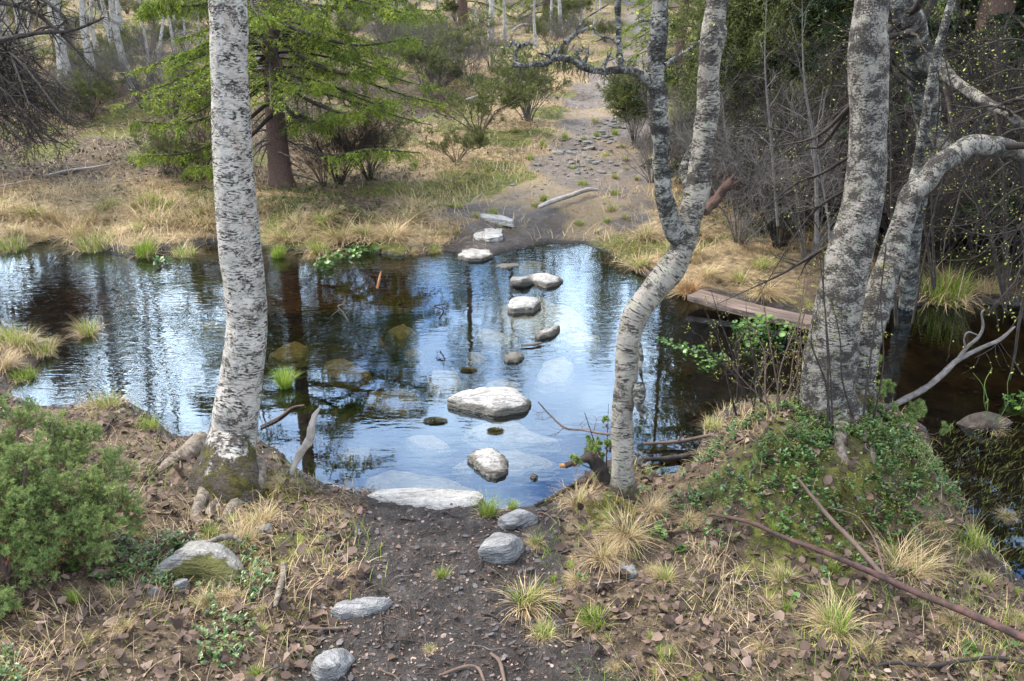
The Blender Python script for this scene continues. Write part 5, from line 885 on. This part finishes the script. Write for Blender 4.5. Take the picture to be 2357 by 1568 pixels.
juniper_near('juniper_bush', 'soft green juniper bush filling the left edge of the close bank', [(jr, q(40, 985, 2.45), .012), (jr, q(120, 1000, 2.5), .011), (jr, q(-60, 960, 2.4), .012), (jr2, q(190, 1020, 2.5), .01), (jr2, q(255, 1100, 2.45), .009), (jr2, q(280, 1170, 2.4), .008), (jr, q(60, 1060, 2.3), .01), (jr, q(150, 1130, 2.3), .01), (jr, q(215, 1210, 2.3), .008), (jr, q(-40, 1120, 2.2), .01), (jr, q(30, 1180, 2.2), .009), (jr, q(90, 1240, 2.2), .008), (jr, q(-120, 1020, 2.3), .01), (jr, q(-20, 1400, 2.0), .008)], 701, 20, .17, 1)
jm = G(1990, 965)
juniper_near('juniper_bush', 'low green juniper sprays between the twin trunk foot and the grey forked branch', [(jm, q(2040, 905, 3.05), .005), (jm, q(2130, 940, 3.0), .005), (jm, q(2090, 980, 2.95), .005), (jm, q(2000, 790, 3.25), .006), (jm, q(1985, 870, 3.15), .005), (jm, q(2150, 1000, 2.9), .004)], 721, 9, .09, 1)
jn = G(1395, 1075)
juniper_near('juniper_bush', 'sparse little juniper by the water left of the crooked birch base', [(jn, q(1345, 950, 2.95), .004), (jn, q(1400, 930, 3.0), .003), (jn, q(1320, 1060, 2.85), .004), (jn, q(1360, 1010, 2.9), .003)], 741, 4, .06, 1)
# thin stems round the leaning birch
def stems(label, lst, seed, n1=7, L1=.16, mat='twig_brown', budn=2, wpx=5, name='sapling'):
    g2 = np.random.default_rng(seed); p0 = np.array(PD(*lst[0][0])); t = thing(name, label, 'shrub', p0); Ps = [spline([PD(*v) for v in l], 16) for l in lst]; P = np.array(Ps); R = np.array([np.linspace(WR(x[0], wpx*g2.uniform(.7, 1.3)), .0012, 16) for x in P])
    P2, R2 = grow(P, R, n1, L1, 38, .25, 1, 6, .2, (0, 0, .2), .55, seed=seed, rmin=.0009); P3, R3 = grow(P2, R2, 4, L1*.45, 42, .3, 1, 4, .2, (0, 0, .1), .6, seed=seed+1, rmin=.0007)
    b = Buf(); tubes(b, P, R, 6, rough=.1); tubes(b, P2, R2, 4); tubes(b, P3, R3, 3); b.obj('stems', MT[mat], t)
    b = Buf(); p, T, _ = sample(P3, budn, g2, .5, 1); p2, T2, _ = sample(P2, 3, g2, .3, 1); p = np.vstack([p, p2]); T = np.vstack([T, T2]); d = norm(T+g2.normal(size=T.shape)*.6); leafs(b, p, d, norm(np.cross(d, g2.normal(size=T.shape))), .007*g2.uniform(.5, 1.3, len(p)), .0035, rnd=g2.random(len(p))); b.obj('buds', MT['bud'], t)
def rnd_stems(n, x0, x1, y0, y1, top0, top1, d0, d1, seed, drift=60):
    g2 = np.random.default_rng(seed); o = []
    for k in range(n):
        xa = g2.uniform(x0, x1); ya = g2.uniform(y0, y1); yt = g2.uniform(top0, top1); dd = g2.uniform(d0, d1); dr = g2.normal()*drift; o.append([(xa, ya, dd), (xa+dr*.3+g2.normal()*8, ya+(yt-ya)*.35, dd), (xa+dr*.7+g2.normal()*12, ya+(yt-ya)*.7, dd+.02), (xa+dr, yt, dd+.04)])
    return o
stems('thin reddish willow stems springing up left of the twin trunk foot', rnd_stems(16, 1770, 1880, 965, 1010, 620, 820, 2.9, 3.1, 1, 70), 801, 6, .11)
stems('bare arching shrub twigs over the water between plank and mound', rnd_stems(9, 1690, 1800, 900, 980, 640, 800, 3.1, 3.3, 2, -60), 811, 6, .12, 'twig_dark')
stems('thin upright twigs with buds crossing in front of the leaning birch', rnd_stems(6, 1900, 2010, 960, 1030, 480, 760, 2.75, 2.85, 3, 60), 821, 5, .1, 'twig_dark')
stems('tall budding twigs in front of the arching stem at right', rnd_stems(9, 2050, 2330, 640, 760, -60, 200, 3.4, 4.2, 4, 90), 831, 9, .24, 'twig_dark', 1, 7)
stems('budding twigs hanging across the upper right corner', [[(2420, 120+60*k, 3.6), (2330, 90+70*k, 3.6), (2250, 110+80*k, 3.6), (2140, 150+75*k, 3.7)] for k in range(7)], 841, 9, .22, 'twig_dark', 1, 7)
stems('thin branches reaching left from the leaning birch over the bushes', [[(1960, 240, 3.2), (1900, 300, 3.25), (1850, 325, 3.3), (1760, 340, 3.35)], [(1965, 235, 3.2), (1880, 340, 3.4), (1800, 300, 3.5), (1660, 296, 3.6)], [(1960, 430, 3.2), (1880, 480, 3.3), (1820, 560, 3.35), (1740, 690, 3.4)], [(1950, 540, 3.2), (1850, 600, 3.3), (1780, 640, 3.3), (1650, 700, 3.35)], [(1955, 360, 3.2), (1890, 400, 3.3), (1820, 430, 3.4), (1720, 520, 3.45)]], 851, 9, .15, 'twig_dark', 1, 11)
stems('upright slim dead stems in the green junipers', [[(1880, 560, 5.4), (1875, 350, 5.4), (1850, 180, 5.4), (1845, -30, 5.4)], [(1790, 520, 5.8), (1775, 330, 5.8), (1760, 150, 5.8), (1765, -20, 5.8)], [(1910, 600, 5.2), (1905, 500, 5.2), (1880, 330, 5.2), (1895, 200, 5.2)]], 861, 10, .3, 'twig_grey', 1, 9)
stems('fine yellow budded willow shoots in the dark right pool', rnd_stems(3, 2250, 2300, 960, 980, 840, 890, 3.3, 3.35, 6, 30), 871, 1, .03, 'herb', 3, 1.4)
MT['hummock'] = MT['twig_dark']; p = PZ(2275, 985, 0); tag(rock('hummock', 'dark mossy hummock with shoots in the right pool', 2270, 985, 100, .7, .07, 88, 'hummock', z=0), None, 'hummock')
#PART5
# ------------------------------------------------------------------ ground cover (stuff)
def scatter(n, y0, y1, w0, seed, pw=1.):
    g = np.random.default_rng(seed); u = g.random(n); y = (y0**(1-pw)+u*(y1**(1-pw)-y0**(1-pw)))**(1/(1-pw)) if pw != 1 else y0*(y1/y0)**u
    x = g.uniform(-1, 1, n)*(w0*y+.35); return x, y, g
# fallen leaves
b = Buf(); x, y, g = scatter(42000, 1.2, 4.3, .72, 1, .6); md, gp, st, sd, pm = zones(x, y); mnd = np.exp(-(((x-MOUND[0])/.4)**2+((y-MOUND[1])/.33)**2))
cl_ = .5+.5*fbm(x*3.5, y*3.5, s=77, o=3); pr_ = np.where(pm > 1., .42+.6*cl_, .04+.06*cl_); pr_ = np.where(sd > .04, pr_, 0); pr_ = np.minimum(pr_*(1-.45*gp)+.5*mnd, 1); keep = g.random(len(x)) < pr_; x, y, sd, pm = x[keep], y[keep], sd[keep], pm[keep]; n = len(x)
nz_ = norm(np.array([0, 0, 1.])+g.normal(size=(n, 3))*np.where(pm > 1., .42, .16)[:, None]); d_ = g.normal(size=(n, 3)); z = land(x, y)+g.uniform(.001, .014, n)*np.where(pm > 1, 1, .3); l = .007+.034*g.random(n)**1.7*np.where(pm > 1, 1, .75)
leafs(b, np.stack([x, y, z], 1), d_, nz_, l, l*g.uniform(.6, .95, n), g.uniform(-.3, .35, n), 0, np.clip(g.beta(1.5, 2.6, n)-np.where(pm > 1, 0, .12), 0, 1), g.uniform(-.3, .4, n)); 
x, y, g = scatter(26000, 6.4, 14, .68, 2, 1.); md, gp, st, sd, pm = zones(x, y); k = (sd > .05) & (g.random(len(x)) < (1-st)*.6*(1-gp)*np.where(pm > 1.1, 1, .12)); x, y = x[k], y[k]; n = len(x)
leafs(b, np.stack([x, y, land(x, y)+g.uniform(.003, .03, n)], 1), g.normal(size=(n, 3)), norm(np.array([0, 0, 1.])+g.normal(size=(n, 3))*.5), g.uniform(.025, .05, n), g.uniform(.02, .04, n), .1, 0, g.random(n))
tag(b.obj('fallen_leaves', MT['litter']), kind='stuff')
b = Buf(); x, y, g = scatter(2600, 1.2, 4.2, .5, 3, .6); md, gp, st, sd, pm = zones(x, y); k = (sd > .02) & (pm < 1.3); x, y = x[k], y[k]; n = len(x); leafs(b, np.stack([x, y, land(x, y)+g.uniform(.001, .005, n)], 1), g.normal(size=(n, 3)), norm(np.array([0, 0, 1.])+g.normal(size=(n, 3))*.07), g.uniform(.008, .034, n), g.uniform(.006, .024, n), .04, 0, g.random(n), .1)
tag(b.obj('trodden_leaves', MT['wetleaf']), kind='stuff')
b = Buf(); x, y, g = scatter(46000, 1.2, 4.3, .72, 33, .8); sd = sdf(x, y); k = sd > .01; x, y = x[k], y[k]; n = len(x); l = .003+.011*g.random(n)**2; leafs(b, np.stack([x, y, land(x, y)+g.uniform(.0005, .004, n)], 1), g.normal(size=(n, 3)), norm(np.array([0, 0, 1.])+g.normal(size=(n, 3))*.4), l, l*g.uniform(.3, 1., n), .1, 0, g.random(n), .2)
tag(b.obj('leaf_fragments', MT['litter']), kind='stuff')
b = Buf(); x, y, g = scatter(5000, 1.2, 4.3, .72, 34, .8); sd = sdf(x, y); k = sd > .02; x, y = x[k], y[k]; n = len(x); a = g.uniform(0, 6.28, n); l = g.uniform(.01, .06, n)*.5; e_ = np.stack([np.cos(a)*l, np.sin(a)*l], 1); P = [np.stack([x+t*e_[:, 0]+s_*g.normal(size=n)*.002, y+t*e_[:, 1]+s_*g.normal(size=n)*.002], 1) for t, s_ in ((-1, 0), (-.3, 1), (.4, 1), (1, 0))]
P = np.stack([np.column_stack([p, land(p[:, 0], p[:, 1])+.004]) for p in P], 1); tubes(b, P, np.repeat(g.uniform(.0005, .0014, n)[:, None], 4, 1), 3); tag(b.obj('twig_litter', MT['twig_brown']), kind='stuff')
# leaves on the stream bed
b = Buf(); x, y, g = scatter(3500, 2.8, 7, .7, 4, 1.); sd = sdf(x, y); k = (sd < -.03) & (g.random(len(x)) < .3+.7*(x < .1)); x, y = x[k], y[k]; n = len(x); leafs(b, np.stack([x, y, land(x, y)+.006], 1), g.normal(size=(n, 3)), norm(np.array([0, 0, 1.])+g.normal(size=(n, 3))*.1), g.uniform(.03, .055, n), g.uniform(.025, .045, n), .08, 0, g.random(n)*.7, .05)
tag(b.obj('sunken_leaves', MT['litter']), kind='stuff')
def grass_stuff(name, mat, n, y0, y1, w0, seed, dens, l0, l1, wd, lean, kap, pw=1., S=3):
    x, y, g = scatter(n, y0, y1, w0, seed, pw); md, gp, st, sd, pm = zones(x, y); k = g.random(len(x)) < dens(x, y, md, gp, st, sd, pm); x, y = x[k], y[k]; n = len(x); ll = g.uniform(l0, l1, n); b = Buf()
    az = 6.28*(.5+.5*fbm(x*2, y*2, s=seed))+g.normal(size=n)*.9
    blades(b, np.stack([x, y, land(x, y)-.003], 1), az, g.uniform(.1, lean, n), g.uniform(.3, kap, n), ll, np.full(n, wd)*g.uniform(.6, 1.2, n), S, 0, g.random(n)); o = b.obj(name, MT[mat]); tag(o, kind='stuff'); return n
cl2 = lambda x, y, s, f=2.: np.clip(.5+.9*fbm(x*f, y*f, s=s, o=3), 0, 1)
print('near dry', grass_stuff('dry_grass', 'dry', 60000, 1.25, 4.2, .75, 11, lambda x, y, md, gp, st, sd, pm: (sd > .0)*(pm > .95)*(.05+cl2(x, y, 51, 3)**2*.75), .02, .105, .002, 1.35, 1.7, .6, 4))
print('near green', grass_stuff('green_grass', 'green', 46000, 1.25, 4.2, .75, 12, lambda x, y, md, gp, st, sd, pm: (sd > -.01)*(pm > .8)*cl2(x, y, 52, 3.5)**2*.7, .015, .07, .002, .7, 1., .6, 3))
print('far dry', grass_stuff('far_dry_grass', 'dry', 170000, 6.3, 26, .68, 13, lambda x, y, md, gp, st, sd, pm: (sd > .0)*(.04+.96*st)*np.where(pm > .85, 1, .25*(pm > .2))*(.2+.8*cl2(x, y, 53, 1.5)), .05, .2, .005, 1.3, 1.4, 1.25, 3))
print('far green', grass_stuff('far_green_grass', 'green', 130000, 6.3, 22, .66, 14, lambda x, y, md, gp, st, sd, pm: (sd > .0)*gp*(.35+.65*cl2(x, y, 54, 3))*.8*(pm < 3)*np.where(pm < .8, .45, 1)+.04*(pm > .9), .02, .07, .005, .8, 1., 1.3, 2))
print('rust', grass_stuff('rusty_grass', 'rust', 60000, 7, 30, .68, 15, lambda x, y, md, gp, st, sd, pm: (sd > .3)*(pm > 1.1)*cl2(x, y, 55, .6)**2*sstep(9, 16, y), .06, .18, .006, 1.1, 1.2, 1.15, 2))
# moss on root ridge, mound and pale birch foot
b = Buf(); 
for cx_, cy_, rx, ry, n, sd_i in ((.36, 2.6, .09, .17, 9000, 1), (-.93, 2.86, .17, .1, 5000, 2), (MOUND[0]+.02, MOUND[1]-.32, .13, .1, 5000, 3), (.12, 2.22, .12, .07, 1500, 4), (-.75, 2.1, .14, .1, 1500, 5)):
    g = np.random.default_rng(sd_i); a = g.uniform(0, 6.28, n); q = np.sqrt(g.random(n))*(1+.25*np.sin(3*a+sd_i)); x, y = cx_+rx*q*np.cos(a), cy_+ry*q*np.sin(a); k = fbm(x*12, y*12, s=sd_i, o=2) > -.35; x, y, a = x[k], y[k], a[k]; m = len(x); blades(b, np.stack([x, y, land(x, y)-.001], 1), a, g.uniform(0, .9, m), g.uniform(0, .8, m), g.uniform(.006, .016, m), np.full(m, .0018), 2, 0, g.random(m))
tag(b.obj('moss_cover', MT['moss']), kind='stuff')
# small leaved ground cover
def sprigs(name, mat, x, y, g, k=7, l=.012, h0=.015, h1=.05):
    n = len(x); z = land(x, y); ax_ = norm(np.array([0, 0, 1.])+g.normal(size=(n, 3))*.35); hh = g.uniform(h0, h1, n); b = Buf(); base = np.stack([x, y, z], 1); P = []
    for j in range(k):
        t = .35+.65*(j+1)/k; a = j*2.4+g.uniform(0, 6.28, n); rad = norm(np.stack([np.cos(a), np.sin(a), .35+0*a], 1)); nr_ = norm(np.array([0, 0, 1.])+rad*-.35+g.normal(size=(n, 3))*.2); ll = l*g.uniform(.7, 1.25, n); leafs(b, base+ax_*(hh*t)[:, None], rad, nr_, ll, ll*.55, .12, 0, np.clip(g.normal(.5, .25, n), 0, 1), -.05)
    tag(b.obj(name, MT[mat]), kind='stuff')
g = np.random.default_rng(91); n = 4300; x = MOUND[0]+g.normal(size=n)*.3; y = MOUND[1]-.08+g.normal(size=n)*.2; x2 = g.uniform(-1.7, -.75, 3600); y2 = g.uniform(1.4, 2.5, 3600); k2 = fbm(x2*2.5, y2*2.5, s=66, o=3)+.5*sstep(-1., -1.4, x2) > .25; x = np.concatenate([x, x2[k2]]); y = np.concatenate([y, y2[k2]]); sd = sdf(x, y); k = (sd > .02) & (fbm(x*6, y*6, s=67, o=3) > -.12); k2 = k & (g.random(len(x)) < .5); sprigs('lingonberry_cover', 'lingon', x[k2], y[k2], g, 7, .014); k2 = k & ~k2; sprigs('blueberry_cover', 'herb2', x[k2], y[k2], g, 6, .008, .02, .07)
x, y, g = scatter(95000, 7.0, 32, .68, 92, 1.); md, gp, st, sd, pm = zones(x, y); k = (sd > .35) & (pm > 1.15) & (g.random(len(x)) < np.clip(1.15-st, 0, 1)*cl2(x, y, 56, 1.2)**1.3*np.where((x < -2.2) & (y < 11), .5, 1)); x, y = x[k], y[k]; pass; sprigs('heath_cover', 'heath', x, y, g, 6, .03, .04, .16)
# drowned grass and shoots in the right pool
b = Buf(); g = np.random.default_rng(95); n = 2600; px = g.uniform(2080, 2480, n); py = g.uniform(985, 1330, n); P = np.array([PZ(a, c, -.012) for a, c in zip(px, py)]); k = sdf(P[:, 0], P[:, 1]) < .0; P = P[k]; n = len(P); blades(b, P, g.normal(size=n)*.3+.6, g.uniform(1.35, 1.5, n), np.zeros(n), g.uniform(.05, .14, n), np.full(n, .0025), 2, 0, g.random(n)); k = g.random(n) < .22; Q = P[k]; m = len(Q); blades(b, Q, g.uniform(0, 6.28, m), g.uniform(0, .4, m), np.zeros(m), g.uniform(.02, .045, m), np.full(m, .002), 2, 1, g.random(m)); tag(b.obj('water_grass', [MT['heath'], MT['green']]), kind='stuff')
b = Buf(); g = np.random.default_rng(96); n = 5000; px = g.uniform(150, 1000, n); py = g.uniform(570, 720, n); P = np.array([PZ(a, c, -.03) for a, c in zip(px, py)]); k = sdf(P[:, 0], P[:, 1]) < -.02; P = P[k]; n = len(P); blades(b, P, g.normal(size=n)*.3-.2, g.uniform(1.4, 1.55, n), np.zeros(n), g.uniform(.1, .25, n), np.full(n, .004), 2, 0, g.random(n)*.5); tag(b.obj('drowned_grass', MT['rust']), kind='stuff')
